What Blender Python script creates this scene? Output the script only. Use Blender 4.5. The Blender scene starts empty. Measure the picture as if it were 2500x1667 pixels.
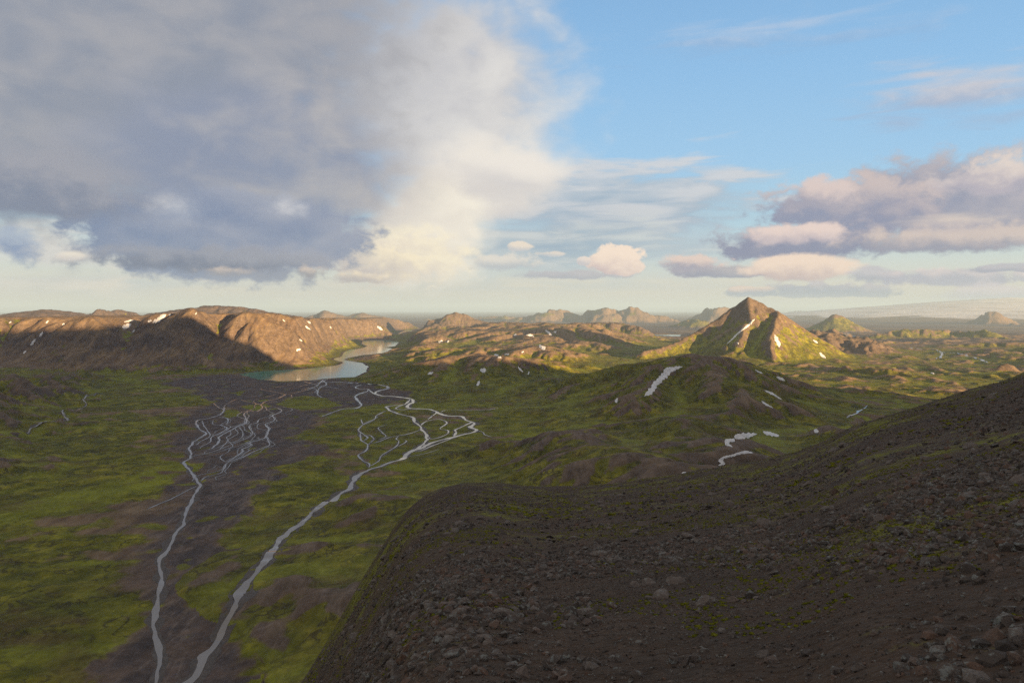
import bpy, math, random
import numpy as np

# ------------------------------------------------------------------ camera, sun, exposure
SC = bpy.context.scene
COL = SC.collection
R = math.radians
F = 1785.0            # focal length in units of a 2500 wide picture (70 degrees across)
EYE = 755.0           # picture row of the eye level
SUN_AZ, SUN_EL = 138.0, 5.0      # degrees clockwise from the view direction (+Y), and above the horizon

cam = bpy.data.cameras.new('camera')
cam.sensor_width = 36.0
cam.lens = 36.0 * F / 2500.0
cam.shift_y = (EYE - 833.5) / 2500.0
cam.clip_start, cam.clip_end = 0.3, 400000.0
camo = bpy.data.objects.new('camera', cam)
camo.rotation_euler = (R(90), 0, 0)
COL.objects.link(camo)
SC.camera = camo

sun = bpy.data.lights.new('sun', 'SUN')
sun.energy = 5.0
sun.angle = R(0.5)
sun.color = (1.0, 0.65, 0.31)
suno = bpy.data.objects.new('sun', sun)
suno.rotation_euler = (R(90 - SUN_EL), 0, R(180 - SUN_AZ))
COL.objects.link(suno)

SC.render.engine = 'CYCLES'
SC.view_settings.view_transform = 'Standard'
SC.view_settings.look = 'None'
EXPOSURE = 1.9
SC.view_settings.exposure = EXPOSURE
SC.view_settings.gamma = 1.0
SC.cycles.use_denoising = False
SC.cycles.max_bounces = 5
SC.cycles.diffuse_bounces = 2
SC.cycles.glossy_bounces = 2
SC.cycles.transmission_bounces = 2
SC.cycles.volume_bounces = 0
SC.cycles.transparent_max_bounces = 4

# ------------------------------------------------------------------ sky
class Nodes:
    """short hand for building node trees"""
    def __init__(self, tree):
        self.t = tree
        tree.nodes.clear()
    def new(self, typ, **kw):
        n = self.t.nodes.new(typ)
        for k, v in kw.items():
            setattr(n, k, v)
        return n
    def put(self, sock, v):
        if v is None:
            return
        if isinstance(v, bpy.types.NodeSocket):
            self.t.links.new(v, sock)
        elif isinstance(v, (tuple, list)) and len(v) == 3 and sock.type == 'RGBA':
            sock.default_value = (*v, 1)
        else:
            sock.default_value = v
    def math(self, op, a, b=None, c=None, clamp=False):
        n = self.new('ShaderNodeMath', operation=op, use_clamp=clamp)
        for s, v in zip(n.inputs, (a, b, c)):
            self.put(s, v)
        return n.outputs[0]
    def vmath(self, op, a, b=None, c=None):
        n = self.new('ShaderNodeVectorMath', operation=op)
        for s, v in zip(n.inputs, (a, b, c)):
            self.put(s, v)
        return n.outputs['Value' if op in ('LENGTH', 'DOT_PRODUCT') else 'Vector']
    def rng(self, v, a, b, c=0.0, d=1.0, smooth=True):
        n = self.new('ShaderNodeMapRange', interpolation_type='SMOOTHSTEP' if smooth else 'LINEAR')
        for s, w in zip(n.inputs, (v, a, b, c, d)):
            self.put(s, w)
        return n.outputs[0]
    def mix(self, f, a, b, blend='MIX'):
        n = self.new('ShaderNodeMix', data_type='RGBA', blend_type=blend)
        self.put(n.inputs[0], f); self.put(n.inputs[6], a); self.put(n.inputs[7], b)
        return n.outputs[2]
    def noise(self, vec, scale, detail=4.0, rough=0.5, dist=0.0, dim='3D'):
        n = self.new('ShaderNodeTexNoise', noise_dimensions=dim)
        self.put(n.inputs['Vector'], vec)
        n.inputs['Scale'].default_value = scale
        n.inputs['Detail'].default_value = detail
        n.inputs['Roughness'].default_value = rough
        n.inputs['Distortion'].default_value = dist
        return n.outputs['Fac']
    def ramp(self, f, stops):
        n = self.new('ShaderNodeValToRGB')
        e = n.color_ramp.elements
        while len(e) < len(stops):
            e.new(0.5)
        for k, (p, c) in zip(e, stops):
            k.position = p
            k.color = (*c, 1)
        self.put(n.inputs[0], f)
        return n.outputs[0]
    def comb(self, x, y, z):
        n = self.new('ShaderNodeCombineXYZ')
        for s, v in zip(n.inputs, (x, y, z)):
            self.put(s, v)
        return n.outputs[0]
    def sep(self, v):
        n = self.new('ShaderNodeSeparateXYZ')
        self.put(n.inputs[0], v)
        return n.outputs

def lin(r, g, b):
    f = lambda c: c / 12.92 if c <= 0.04045 else ((c + 0.055) / 1.055) ** 2.4
    return (f(r / 255), f(g / 255), f(b / 255))

SKY_K = 0.1
world = bpy.data.worlds.new('World')
SC.world = world
world.cycles.sampling_method = 'NONE'
world.use_nodes = True
W = Nodes(world.node_tree)
gen = W.new('ShaderNodeTexCoord').outputs['Generated']
dx, dy, dz = W.sep(gen)
az = W.math('MULTIPLY', W.math('ARCTAN2', dx, dy), 180 / math.pi)
el = W.math('MULTIPLY', W.math('ARCSINE', dz), 180 / math.pi)
sky = W.new('ShaderNodeTexSky', sky_type='NISHITA')
sky.sun_disc = False
sky.sun_elevation = R(SUN_EL)
sky.sun_rotation = R(SUN_AZ)
sky.altitude = 800
sky.air_density, sky.dust_density, sky.ozone_density = 1.0, 0.6, 1.5
def lk(r, g, b):                       # a sky colour as it shows in the picture
    return tuple(c / SKY_K / 2 ** EXPOSURE for c in lin(r, g, b))
# clear air: the physical sky tinted towards the milky evening band above the horizon
clear = W.ramp(W.math('DIVIDE', el, 48.0, clamp=True), [(0.0, lk(200, 202, 196)), (0.03, lk(218, 213, 198)), (0.07, lk(210, 219, 212)), (0.135, lk(182, 214, 228)), (0.225, lk(162, 204, 236)), (0.36, lk(146, 192, 232)), (0.5, lk(132, 178, 222)), (1.0, lk(96, 138, 194))])
col = W.mix(1.0, clear, W.vmath('SUBTRACT', W.vmath('MULTIPLY', sky.outputs[0], (1.1, 1.1, 1.1)), (4.5, 4.5, 3.5)), 'LIGHTEN')

q = W.comb(az, el, 0.0)
puff = W.noise(W.comb(az, W.math('MULTIPLY', el, 1.45), 3.7), 0.62, 6.0, 0.56, 0.15)
soft = W.noise(W.comb(az, W.math('MULTIPLY', el, 1.7), 8.2), 0.24, 3.0, 0.5, 0.25)
streak = W.noise(W.comb(W.math('MULTIPLY', az, 0.16), W.math('MULTIPLY', el, 0.95), 9.1), 1.0, 5.0, 0.5, 0.4)
broad = W.noise(W.comb(W.math('MULTIPLY', az, 0.5), el, 5.5), 0.22, 4.0, 0.5, 0.3)
puff_s = W.math('SUBTRACT', puff, 0.5)
soft_s = W.math('SUBTRACT', soft, 0.5)
streak_s = W.math('SUBTRACT', streak, 0.5)
broad_s = W.math('SUBTRACT', broad, 0.5)
vb = W.math('MULTIPLY_ADD', puff_s, 0.28, soft_s)

def ang(u, v):
    a = math.atan((u - 1250) / F)
    return math.degrees(a), math.degrees(math.atan((EYE - v) / F * math.cos(a)))

CLOUDS = []
def cloud(*a, **k):
    CLOUDS.append((a, k))

def extent(u, v, ru, rv, lit, dark, amp=0.9, *a, **k):
    c, e = ang(u, v)
    g = 1 + 0.8 * amp
    return c, ru / F * 57.3 * math.cos(R(c)) ** 2 * g, e + rv / F * 57.3 * g

def draw_cloud(col, u, v, ru, rv, lit, dark, amp=0.9, soft=0.35, opac=1.0, tone=(-0.5, 0.5), tamp=1.6, nz=None, flat=0.0, tilt=(0.25, 1.0), tn=None):
    """one cloud: an uneven body of vapour round a bearing, brighter where the low sun reaches it"""
    a, e = ang(u, v)
    sa = ru / F * 57.3 * math.cos(R(a)) ** 2
    se = rv / F * 57.3 * math.cos(R(a))
    d = W.vmath('MULTIPLY', W.vmath('SUBTRACT', q, (a, e, 0.0)), (1 / sa, 1 / se, 0.0))
    t = W.vmath('DOT_PRODUCT', d, (tilt[0], tilt[1], 0.0))
    if flat:                            # flat base: squeeze the lower half
        x_, y_, z_ = W.sep(d)
        d = W.comb(x_, W.math('MAXIMUM', W.math('MULTIPLY', y_, -flat), y_), 0.0)
    ln = W.vmath('LENGTH', d)
    f = W.math('MULTIPLY_ADD', nz or puff_s, amp * 2, W.math('SUBTRACT', 1.0, ln))
    al = W.rng(f, 0.0, soft, 0.0, opac)
    sh = W.rng(W.math('MULTIPLY_ADD', tn or puff_s, tamp, t), tone[0], tone[1])
    return W.mix(al, col, W.mix(sh, lk(*dark), lk(*lit)))

# broken cloud added overhead and outside the view, toned to set the shade fill
up = W.math('MAXIMUM', dz, 0.08)
over = W.noise(W.comb(W.math('DIVIDE', dx, up), W.math('DIVIDE', dy, up), 1.7), 0.55, 5.0, 0.55, 0.3)
oc = W.mix(W.rng(W.math('ADD', over, W.math('MULTIPLY', puff_s, 0.3)), 0.5, 0.75), lk(182, 173, 163), lk(114, 114, 119))
far_ = W.math('MAXIMUM', W.rng(el, 22.0, 34.0), W.rng(W.math('ABSOLUTE', az), 44.0, 60.0))
col = W.mix(W.math('MULTIPLY', W.rng(over, 0.34, 0.48), far_), col, oc)
# clouds begin
# thin high veil and streaks over the middle
cloud(1420, 560, 560, 170, (186, 200, 210), (168, 188, 204), 0.5, 0.9, 0.8, nz=vb, tilt=(0, -0.6), tamp=1.0, tn=soft_s)
cloud(1500, 500, 480, 120, (214, 214, 216), (160, 180, 198), 1.3, 0.5, 0.85, nz=streak_s, tilt=(0, 0.2), tamp=2.6, tn=streak_s)
cloud(1350, 600, 420, 75, (204, 210, 210), (154, 176, 194), 1.2, 0.6, 0.8, nz=streak_s, tilt=(0, 0.2), tamp=2.6, tn=streak_s)
cloud(1800, 600, 500, 50, (206, 214, 214), (160, 178, 196), 1.6, 0.8, 0.6, nz=streak_s, tilt=(0, 0.2), tamp=2.6, tn=streak_s)
cloud(1250, 700, 1500, 24, (222, 216, 200), (186, 198, 202), 1.6, 1.0, 0.6, nz=streak_s, tilt=(0, 0.2), tamp=2.6, tn=streak_s)
cloud(300, 690, 560, 45, (228, 220, 206), (180, 196, 204), 1.4, 1.0, 0.8, nz=streak_s, tilt=(0, 0.2), tamp=2.6, tn=streak_s)
cloud(120, 600, 240, 100, (240, 234, 222), (216, 214, 210), 1.0, 0.9, 0.95, nz=streak_s)
cloud(1900, 90, 420, 60, (196, 206, 222), (150, 180, 214), 1.6, 1.2, 0.55, nz=streak_s)
cloud(2350, 230, 380, 90, (214, 206, 206), (170, 182, 204), 1.3, 1.0, 0.8, nz=streak_s)
# the cream shower cloud, fanning upward
cloud(1060, 240, 440, 350, (226, 223, 219), (198, 197, 200), 0.35, 0.6, 0.98, nz=vb, tilt=(0.2, -0.4), tn=soft_s)
cloud(1180, 440, 220, 125, (240, 233, 223), (220, 214, 209), 0.3, 0.5, 0.95, nz=vb, tn=soft_s)
cloud(1040, 560, 190, 170, (248, 240, 224), (226, 218, 208), 0.35, 0.45, 1.0, nz=vb, tilt=(0.3, -0.2), tn=soft_s)
cloud(960, 625, 240, 90, (253, 241, 214), (228, 216, 202), 0.6, 0.5, 1.0, tilt=(0.2, 0.4))
cloud(905, 640, 140, 60, (253, 238, 208), (206, 196, 190), 0.8, 0.4, 1.0, tilt=(0.3, 0.6))
cloud(1270, 425, 150, 62, (240, 233, 224), (214, 210, 208), 0.35, 0.7, 0.9, nz=vb, tn=soft_s)
cloud(1235, 640, 95, 26, (232, 224, 212), (190, 194, 198), 1.0, 0.5, 0.9)
# the heavy grey deck
cloud(120, -60, 1300, 700, (166, 167, 174), (142, 150, 166), 0.25, 0.4, 1.0, nz=vb, tone=(-0.5, 0.6), tilt=(0.25, 0.0), tamp=2.2, tn=soft_s)
cloud(640, 400, 500, 260, (182, 180, 182), (140, 150, 172), 0.3, 0.5, 0.97, nz=vb, tone=(-0.4, 0.9), tilt=(0.6, 0.2), tamp=2.2, tn=soft_s)
cloud(560, 580, 420, 130, (160, 166, 182), (118, 136, 168), 0.42, 0.25, 0.98, tone=(-0.8, 0.8), tilt=(0.35, 0.2), tamp=2.4, tn=soft_s)
cloud(640, 640, 300, 60, (168, 168, 178), (136, 142, 160), 0.6, 0.8, 0.7, tn=soft_s)
cloud(500, 640, 380, 48, (150, 154, 168), (104, 116, 142), 0.7, 0.5, 0.9, flat=1.8)
cloud(60, 450, 420, 120, (158, 160, 171), (124, 134, 156), 0.4, 0.5, 0.97, nz=vb)
cloud(35, 595, 90, 55, (164, 178, 198), (118, 142, 180), 0.9, 0.7, 0.92)
cloud(425, 510, 90, 50, (214, 214, 216), (172, 178, 192), 0.6, 1.3, 0.75)
cloud(695, 508, 78, 46, (222, 220, 220), (178, 181, 192), 0.6, 1.3, 0.75)
cloud(560, 662, 80, 15, (214, 196, 184), (150, 148, 156), 1.1, 0.8, 0.8)
cloud(755, 664, 70, 20, (226, 206, 188), (150, 148, 156), 1.1, 0.6, 0.85)
cloud(870, 676, 85, 20, (246, 228, 200), (184, 176, 176), 1.0, 0.5, 0.9)
cloud(175, 625, 65, 16, (246, 234, 216), (220, 212, 206), 1.0, 0.7, 0.85)
# the long lilac cloud on the right and its lit lenses
cloud(2330, 490, 400, 135, (200, 190, 190), (152, 156, 176), 0.55, 0.4, 0.97, tone=(-0.5, 1.0), tilt=(0.4, 0.5))
cloud(2070, 515, 270, 95, (206, 192, 190), (144, 150, 174), 0.7, 0.35, 0.97, tone=(-0.4, 0.9))
cloud(2000, 475, 110, 55, (224, 206, 200), (168, 166, 180), 0.8, 0.5, 0.9)
cloud(2440, 430, 180, 60, (232, 218, 208), (186, 180, 190), 0.8, 0.5, 0.9)
cloud(1960, 600, 260, 65, (176, 170, 180), (136, 142, 168), 0.7, 0.35, 0.97, tone=(-0.3, 0.9), flat=1.4)
cloud(2330, 590, 340, 50, (214, 198, 190), (150, 152, 170), 0.7, 0.45, 0.95, flat=1.5)
cloud(2330, 545, 190, 30, (234, 216, 200), (192, 182, 186), 0.7, 0.9, 0.75, nz=streak_s)
cloud(1945, 570, 160, 32, (238, 216, 206), (196, 184, 190), 0.6, 0.4, 0.95, tone=(-0.8, 0.4))
cloud(1690, 655, 95, 42, (232, 208, 196), (164, 160, 176), 0.9, 0.35, 0.95, flat=1.8, tone=(-0.2, 0.6))
cloud(1810, 666, 220, 20, (176, 172, 180), (142, 148, 170), 0.8, 0.45, 0.9, flat=1.5)
cloud(1955, 652, 158, 40, (246, 222, 202), (194, 176, 178), 0.4, 0.3, 1.0, tone=(-1.0, 0.2))
cloud(2130, 672, 75, 24, (196, 192, 200), (166, 170, 186), 1.0, 0.5, 0.85)
# cumulus beside it
cloud(1400, 672, 150, 17, (190, 186, 192), (166, 170, 184), 1.0, 0.5, 0.85, flat=1.5)
cloud(1505, 643, 78, 48, (252, 230, 210), (208, 188, 188), 0.65, 0.18, 1.0, flat=1.7, tone=(-0.7, 0.45))
cloud(1425, 636, 20, 13, (240, 224, 212), (206, 200, 202), 0.9, 0.3, 0.9)
cloud(1265, 601, 32, 13, (244, 228, 208), (206, 204, 204), 1.0, 0.35, 0.9)
cloud(1350, 621, 40, 8, (238, 224, 208), (206, 206, 206), 1.2, 0.5, 0.8)
# low banks over the far plain
cloud(1990, 716, 240, 30, (200, 194, 198), (158, 168, 184), 0.9, 0.3, 0.95, flat=2.2, tone=(0.0, 1.1))
cloud(1850, 708, 75, 13, (234, 210, 194), (180, 178, 186), 1.1, 0.4, 0.9, flat=2.0)
cloud(2330, 682, 220, 36, (234, 218, 212), (176, 178, 192), 0.9, 0.4, 0.92, flat=1.6, tone=(0.0, 1.0))
cloud(2440, 716, 200, 30, (218, 208, 210), (186, 188, 200), 0.9, 0.7, 0.85)
cloud(2440, 655, 130, 12, (186, 184, 194), (158, 164, 182), 1.1, 0.5, 0.85)
# clouds end
# the sky is worked out sector by sector, so that each bearing only pays for the clouds that reach it
def sector(a0, a1):
    c = col
    for a, k in CLOUDS:
        m, w_, top = extent(*a, **k)
        if m + w_ > a0 and m - w_ < a1:
            c = draw_cloud(c, *a, **k)
    b = W.new('ShaderNodeBackground')
    W.put(b.inputs['Color'], c)
    b.inputs['Strength'].default_value = SKY_K
    return b.outputs[0]
def choose(f, a, b):
    n = W.new('ShaderNodeMixShader')
    W.put(n.inputs[0], f); W.put(n.inputs[1], a); W.put(n.inputs[2], b)
    return n.outputs[0]
CUTS = [-46, -20, -6, 4, 14, 24, 46]
tree = sector(-180, CUTS[0])
for a0, a1 in zip(CUTS, CUTS[1:] + [180]):
    tree = choose(W.math('GREATER_THAN', az, a0), tree, sector(a0, a1))
# nothing but dull air below the horizon
low = W.new('ShaderNodeBackground')
low.inputs['Color'].default_value = (*lk(150, 152, 150), 1)
low.inputs['Strength'].default_value = SKY_K
tree = choose(W.math('GREATER_THAN', el, -2.0), low.outputs[0], tree)
W.t.links.new(tree, W.new('ShaderNodeOutputWorld').inputs[0])

# ------------------------------------------------------------------ helpers
def P(u, v, Y):
    return ((u - 1250.0) / F * Y, Y, -(v - EYE) / F * Y)

def G(u, v, z=-400.0):
    Y = -z * F / (v - EYE)
    return ((u - 1250.0) / F * Y, Y)

_rng = np.random.RandomState(7)
_PERM = np.concatenate([_rng.permutation(256)] * 3).astype(np.int32)
_ANG = _rng.rand(256).astype(np.float32) * 2 * np.pi
_GX, _GY = np.cos(_ANG), np.sin(_ANG)

def noise(x, y, seed=0):
    x = np.asarray(x, np.float32) + np.float32(seed * 17.31)
    y = np.asarray(y, np.float32) + np.float32(seed * 41.77)
    xf, yf = np.floor(x), np.floor(y)
    xi, yi = xf.astype(np.int32) & 255, yf.astype(np.int32) & 255
    fx, fy = x - xf, y - yf
    ux = fx * fx * fx * (fx * (fx * 6 - 15) + 10)
    uy = fy * fy * fy * (fy * (fy * 6 - 15) + 10)
    a, b = _PERM[xi], _PERM[xi + 1]
    aa, ab, ba, bb = _PERM[a + yi], _PERM[a + yi + 1], _PERM[b + yi], _PERM[b + yi + 1]
    n00 = _GX[aa] * fx + _GY[aa] * fy
    n10 = _GX[ba] * (fx - 1) + _GY[ba] * fy
    n01 = _GX[ab] * fx + _GY[ab] * (fy - 1)
    n11 = _GX[bb] * (fx - 1) + _GY[bb] * (fy - 1)
    return ((n00 + ux * (n10 - n00)) * (1 - uy) + (n01 + ux * (n11 - n01)) * uy) * 1.5

def fbm(x, y, size, octs=4, seed=0, gain=0.5):
    s, a, f = 0.0, 1.0, 1.0 / size
    for k in range(octs):
        s = s + a * noise(x * f, y * f, seed + k)
        a *= gain
        f *= 2.03
    return s

def ridged(x, y, size, octs=4, seed=0, gain=0.5):
    s, a, f = 0.0, 1.0, 1.0 / size
    for k in range(octs):
        s = s + a * (1 - 2 * np.abs(noise(x * f, y * f, seed + k)))
        a *= gain
        f *= 2.03
    return s

def sstep(a, b, x):
    t = np.clip((x - a) / (b - a), 0, 1)
    return t * t * (3 - 2 * t)

def seg_dist(x, y, pts, closed=False):
    """distance to a polyline, and the z interpolated at the nearest point"""
    best = np.full(x.shape, 1e9, np.float32)
    zb = np.zeros(x.shape, np.float32)
    n = len(pts)
    for i in range(n if closed else n - 1):
        (x0, y0, z0), (x1, y1, z1) = pts[i], pts[(i + 1) % n]
        dx, dy = x1 - x0, y1 - y0
        t = np.clip(((x - x0) * dx + (y - y0) * dy) / max(dx * dx + dy * dy, 1e-6), 0, 1)
        d = np.hypot(x - x0 - t * dx, y - y0 - t * dy)
        m = d < best
        best = np.where(m, d, best)
        zb = np.where(m, z0 + t * (z1 - z0), zb)
    return best, zb

def inside(x, y, pts):
    c = np.zeros(x.shape, bool)
    n = len(pts)
    for i in range(n):
        x0, y0 = pts[i][:2]
        x1, y1 = pts[(i + 1) % n][:2]
        if y0 == y1:
            continue
        k = ((y0 > y) != (y1 > y)) & (x < (x1 - x0) * (y - y0) / (y1 - y0) + x0)
        c ^= k
    return c

def sdist(x, y, pts):
    p3 = [(p[0], p[1], 0) for p in pts]
    d, _ = seg_dist(x, y, p3, True)
    return np.where(inside(x, y, p3), -d, d)

# ------------------------------------------------------------------ the land: heights in metres relative to the eye
BASE = -400.0
LAKES = [
    [(585, 913), (632, 907.5), (669, 904.5), (741, 901), (790, 896), (824, 892), (842, 884.5), (822, 879.5), (814, 876), (836, 870), (840, 861),
     (854, 854), (887, 850), (898, 845), (884, 839), (887, 832), (919, 829.5), (950, 831), (973, 835), (963, 845), (937, 848), (966, 853),
     (945, 863), (890, 866), (850, 873), (838, 878), (850, 881), (883, 886), (897, 895), (890, 908), (865, 920), (800, 923), (759, 928),
     (687, 930), (632, 926)],
    [(945, 823), (970, 816), (984, 809), (990, 806), (1003, 806), (1017, 813), (992, 819), (959, 824)],
    [(1575, 817.5), (1660, 816.5), (1660, 821.5), (1600, 821.5), (1578, 820)],
]
LAKES_W = [[G(u, v) for u, v in L] for L in LAKES]
GRAVEL = [G(u, v) for u, v in [(560, 912), (700, 932), (870, 922), (960, 948), (1010, 975), (900, 992), (790, 1000), (745, 1050), (735, 1110), (690, 1180),
                               (640, 1228), (590, 1400), (520, 1667), (300, 1667), (300, 1400), (430, 1228), (452, 1130), (455, 1060), (470, 1010), (500, 975), (430, 945), (420, 928)]]
ISLES = [[G(u, v) for u, v in L] for L in (
    [(676, 990), (700, 972), (740, 967), (790, 971), (835, 990), (800, 998), (740, 1003)],
    [(583, 993), (640, 986), (665, 992), (620, 1003)], [(545, 992), (580, 1000), (590, 1013), (560, 1021), (540, 1010)],
    [(560, 960), (600, 955), (585, 966)], [(628, 978), (650, 976), (640, 982)],
    [(600, 1110), (650, 1093), (645, 1105), (610, 1120)], [(560, 1155), (590, 1140), (580, 1160)])]

FEATS = []      # (region name, bounding box, function returning absolute height)

def wrp(x, y, amp, size, seed):
    return x + amp * fbm(x, y, size, 3, seed), y + amp * fbm(x, y, size, 3, seed + 9)

def ridge(name, pts, slope, pad, flat=0.0, rnd=40.0, warp=(60, 400), crag=(12, 160), seed=1, concave=0.0):
    bx = (min(p[0] for p in pts) - pad, max(p[0] for p in pts) + pad, min(p[1] for p in pts) - pad, max(p[1] for p in pts) + pad)
    def f(x, y):
        xx, yy = wrp(x, y, warp[0], warp[1], seed)
        d, z = seg_dist(xx, yy, pts)
        d = np.maximum(d - flat, 0)
        d = np.sqrt(d * d + rnd * rnd) - rnd
        if concave:
            d = d / (1 + d / concave)
        h = z - slope * d
        if crag[0]:
            h = h + crag[0] * ridged(x, y, crag[1], 4, seed + 20) - crag[0] * 0.6
        return h
    FEATS.append((name, bx, f))

def mesa(name, pts, slope, pad, rnd=60.0, warp=(60, 350), crag=(10, 160), bumps=(0, 500), seed=1, concave=0.0):
    bx = (min(p[0] for p in pts) - pad, max(p[0] for p in pts) + pad, min(p[1] for p in pts) - pad, max(p[1] for p in pts) + pad)
    def f(x, y):
        xx, yy = wrp(x, y, warp[0], warp[1], seed)
        sd = sdist(xx, yy, pts)
        num, den = 0.0, 0.0
        for px, py, pz in pts:
            w = 1.0 / ((xx - px) ** 2 + (yy - py) ** 2 + 2500.0)
            w = w * np.sqrt(w)
            num = num + w * pz
            den = den + w
        z = num / den
        d = np.maximum(sd + rnd, 0)
        d = np.where(d < 2 * rnd, d * d / (4 * rnd), d - rnd)
        if concave:
            d = d / (1 + d / concave)
        h = z - slope * d
        if bumps[0]:
            h = h + bumps[0] * fbm(x, y, bumps[1], 4, seed + 40)
        if crag[0]:
            h = h + crag[0] * ridged(x, y, crag[1], 4, seed + 20) - crag[0] * 0.6
        return h
    FEATS.append((name, bx, f))

# --- tableland across the delta, its rim running back along the lake
rim = [P(-420, 780, 5300), P(-250, 774, 5250), P(-60, 772, 5250), P(58, 776, 5300), P(150, 777, 5250), P(225, 771, 5150), P(276, 782, 5450), P(313, 781, 5650),
       P(364, 774, 5600), P(411, 763, 5400), P(449, 748, 5230), P(490, 758, 5350), P(540, 766, 5500), P(614, 759, 5380), P(654, 764, 5450), P(700, 767, 5600),
       P(735, 775, 5900), P(775, 780, 6700), P(820, 778, 7700), P(850, 777, 8300), P(880, 780, 9300), P(912, 779, 10600), P(964, 776, 13200), P(990, 787, 15300)]
mesa('tableland_mountain', rim + [(-3200, 16500, -230), (-6500, 14500, -260), (-9000, 16000, -300), (-7000, 11000, -240), (-5000, 9000, -190), (-4200, 7600, -130), (-12000, 9000, -250), (-9000, 5600, -120)], 0.53, 1600, 45, (90, 420), (6, 200), (10, 900), 3)
ridge('tableland_mountain', [P(700, 790, 5650), P(745, 840, 5350), P(790, 880, 5200)], 0.45, 900, 0, 40, (50, 300), (8, 120), 5)
ridge('tableland_mountain', [P(800, 792, 7400), P(828, 840, 6350), P(838, 868, 5900)], 0.40, 900, 0, 40, (50, 300), (8, 120), 6)
# --- hills standing on the tableland far behind its rim
ridge('dark_hill', [P(55, 762, 8500), P(105, 755.5, 8600), P(150, 759, 8700), P(185, 763, 8800)], 0.22, 900, 0, 60, (60, 300), (8, 120), 11)
ridge('jagged_hill', [P(226, 764, 9000), P(243, 752, 9000), P(262, 757, 9000), P(275, 763, 9100)], 0.45, 500, 0, 10, (30, 160), (10, 70), 12)
ridge('rounded_hill', [P(278, 756, 9300), P(293, 754, 9300), P(312, 760, 9300)], 0.35, 600, 0, 50, (40, 200), (6, 90), 13)
ridge('broad_hill', [P(470, 752, 8600), P(520, 746, 8900), P(580, 748, 8900), P(650, 762, 8800)], 0.2, 900, 60, 80, (60, 400), (8, 140), 14)
ridge('pale_peak', [P(770, 770, 19000), P(796, 757, 19000), P(825, 769, 19000)], 0.3, 1800, 0, 60, (80, 500), (20, 260), 15)
ridge('low_far_hill', [P(850, 771, 21000), P(880, 764, 21000), P(920, 771, 21000)], 0.25, 1500, 0, 80, (80, 500), (15, 260), 16)
# --- brown cone beyond the head of the lake
ridge('brown_peak', [P(1080, 776, 11600), P(1109, 762, 11500), P(1122, 767, 11500)], 0.40, 1500, 0, 30, (60, 300), (10, 120), 17, 2400)
ridge('brown_peak', [P(1020, 797, 11300), P(1050, 783, 11300), P(1080, 778, 11500)], 0.5, 900, 0, 20, (60, 300), (10, 120), 18)
# --- brown upland in the middle
mesa('brown_upland', [P(985, 848, 6000), P(1100, 849, 5500), P(1250, 851, 5300), P(1400, 860, 5200), P(1500, 862, 5400), P(1490, 838, 6200), P(1450, 800, 7500),
                      P(1436, 789, 8500), P(1330, 788, 9600), P(1200, 788, 10000), P(1080, 794, 10300), P(1010, 812, 9300)], 0.30, 1300, 80, (150, 800), (9, 300), (32, 800), 21, 1500)
mesa('shaded_bluff', [P(1440, 789, 9000), P(1485, 789, 9100), P(1530, 795, 9000), P(1566, 815, 8700), P(1575, 812, 9500), P(1500, 787, 10300), P(1430, 787, 10300)], 0.62, 900, 40, (60, 300), (14, 130), (4, 500), 22)
# --- moss hills in front of the upland
ridge('mossy_hill', [P(905, 888, 5200), P(960, 885, 4700), P(1040, 880, 4500), P(1120, 869, 4350), P(1200, 866, 4300), P(1300, 876, 4400), P(1400, 890, 4400)], 0.30, 1300, 60, 120, (130, 600), (6, 300), 23, 1800)
ridge('mossy_hill', [P(1040, 882, 4450), P(1010, 905, 4100), P(985, 925, 3880)], 0.36, 700, 0, 40, (60, 300), (3, 160), 24)
ridge('mossy_hill', [P(1090, 872, 4350), P(1060, 908, 3900), P(1075, 935, 3700)], 0.34, 700, 0, 40, (60, 300), (3, 160), 25)
ridge('mossy_hill', [P(1200, 868, 4300), P(1195, 905, 3850), P(1200, 945, 3580)], 0.30, 700, 30, 80, (60, 300), (3, 160), 26)
# --- the hill with the long snow streak
ridge('streaked_hill', [P(1380, 925, 3500), P(1435, 898, 3450), P(1530, 882, 3300), P(1594, 876, 3250), P(1640, 869, 3200), P(1701, 865, 3150), P(1754, 871, 3050), P(1860, 905, 2950), P(1945, 948, 2850), P(2073, 990, 2750)],
      0.36, 1400, 30, 90, (110, 600), (7, 320), 31, 2200)
ridge('streaked_hill', [P(1640, 870, 3180), P(1610, 930, 2750), P(1560, 975, 2500)], 0.33, 800, 0, 60, (60, 400), (4, 200), 32)
ridge('streaked_hill', [P(1754, 872, 3050), P(1790, 935, 2600), P(1830, 990, 2350)], 0.36, 800, 0, 60, (60, 400), (4, 200), 33)
# --- rolling foothills between it and the viewpoint
mesa('rolling_foothill', [P(1400, 1035, 2200), P(1480, 1008, 2400), P(1650, 1003, 2380), P(1850, 1013, 2280), P(2050, 1018, 2120), P(2200, 1060, 1600), P(1950, 1130, 1250),
                          P(1700, 1150, 1050), P(1500, 1165, 1000), P(1340, 1190, 1100), P(1325, 1120, 1450), P(1355, 1070, 1850)], 0.42, 700, 80, (80, 400), (7, 260), (38, 520), 35, 900)
# --- slope closing the delta on the west
mesa('gullied_slope', [P(-320, 960, 2250), P(-150, 945, 2450), P(-30, 935, 2900), P(60, 925, 3400), P(200, 920, 3850), P(230, 914, 4150), P(100, 906, 4400), P(-600, 880, 4300), P(-1200, 900, 2400), P(-500, 1050, 1600), P(-320, 1080, 1700)],
     0.42, 900, 60, (110, 300), (22, 170), (16, 500), 36, 1400)
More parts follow.
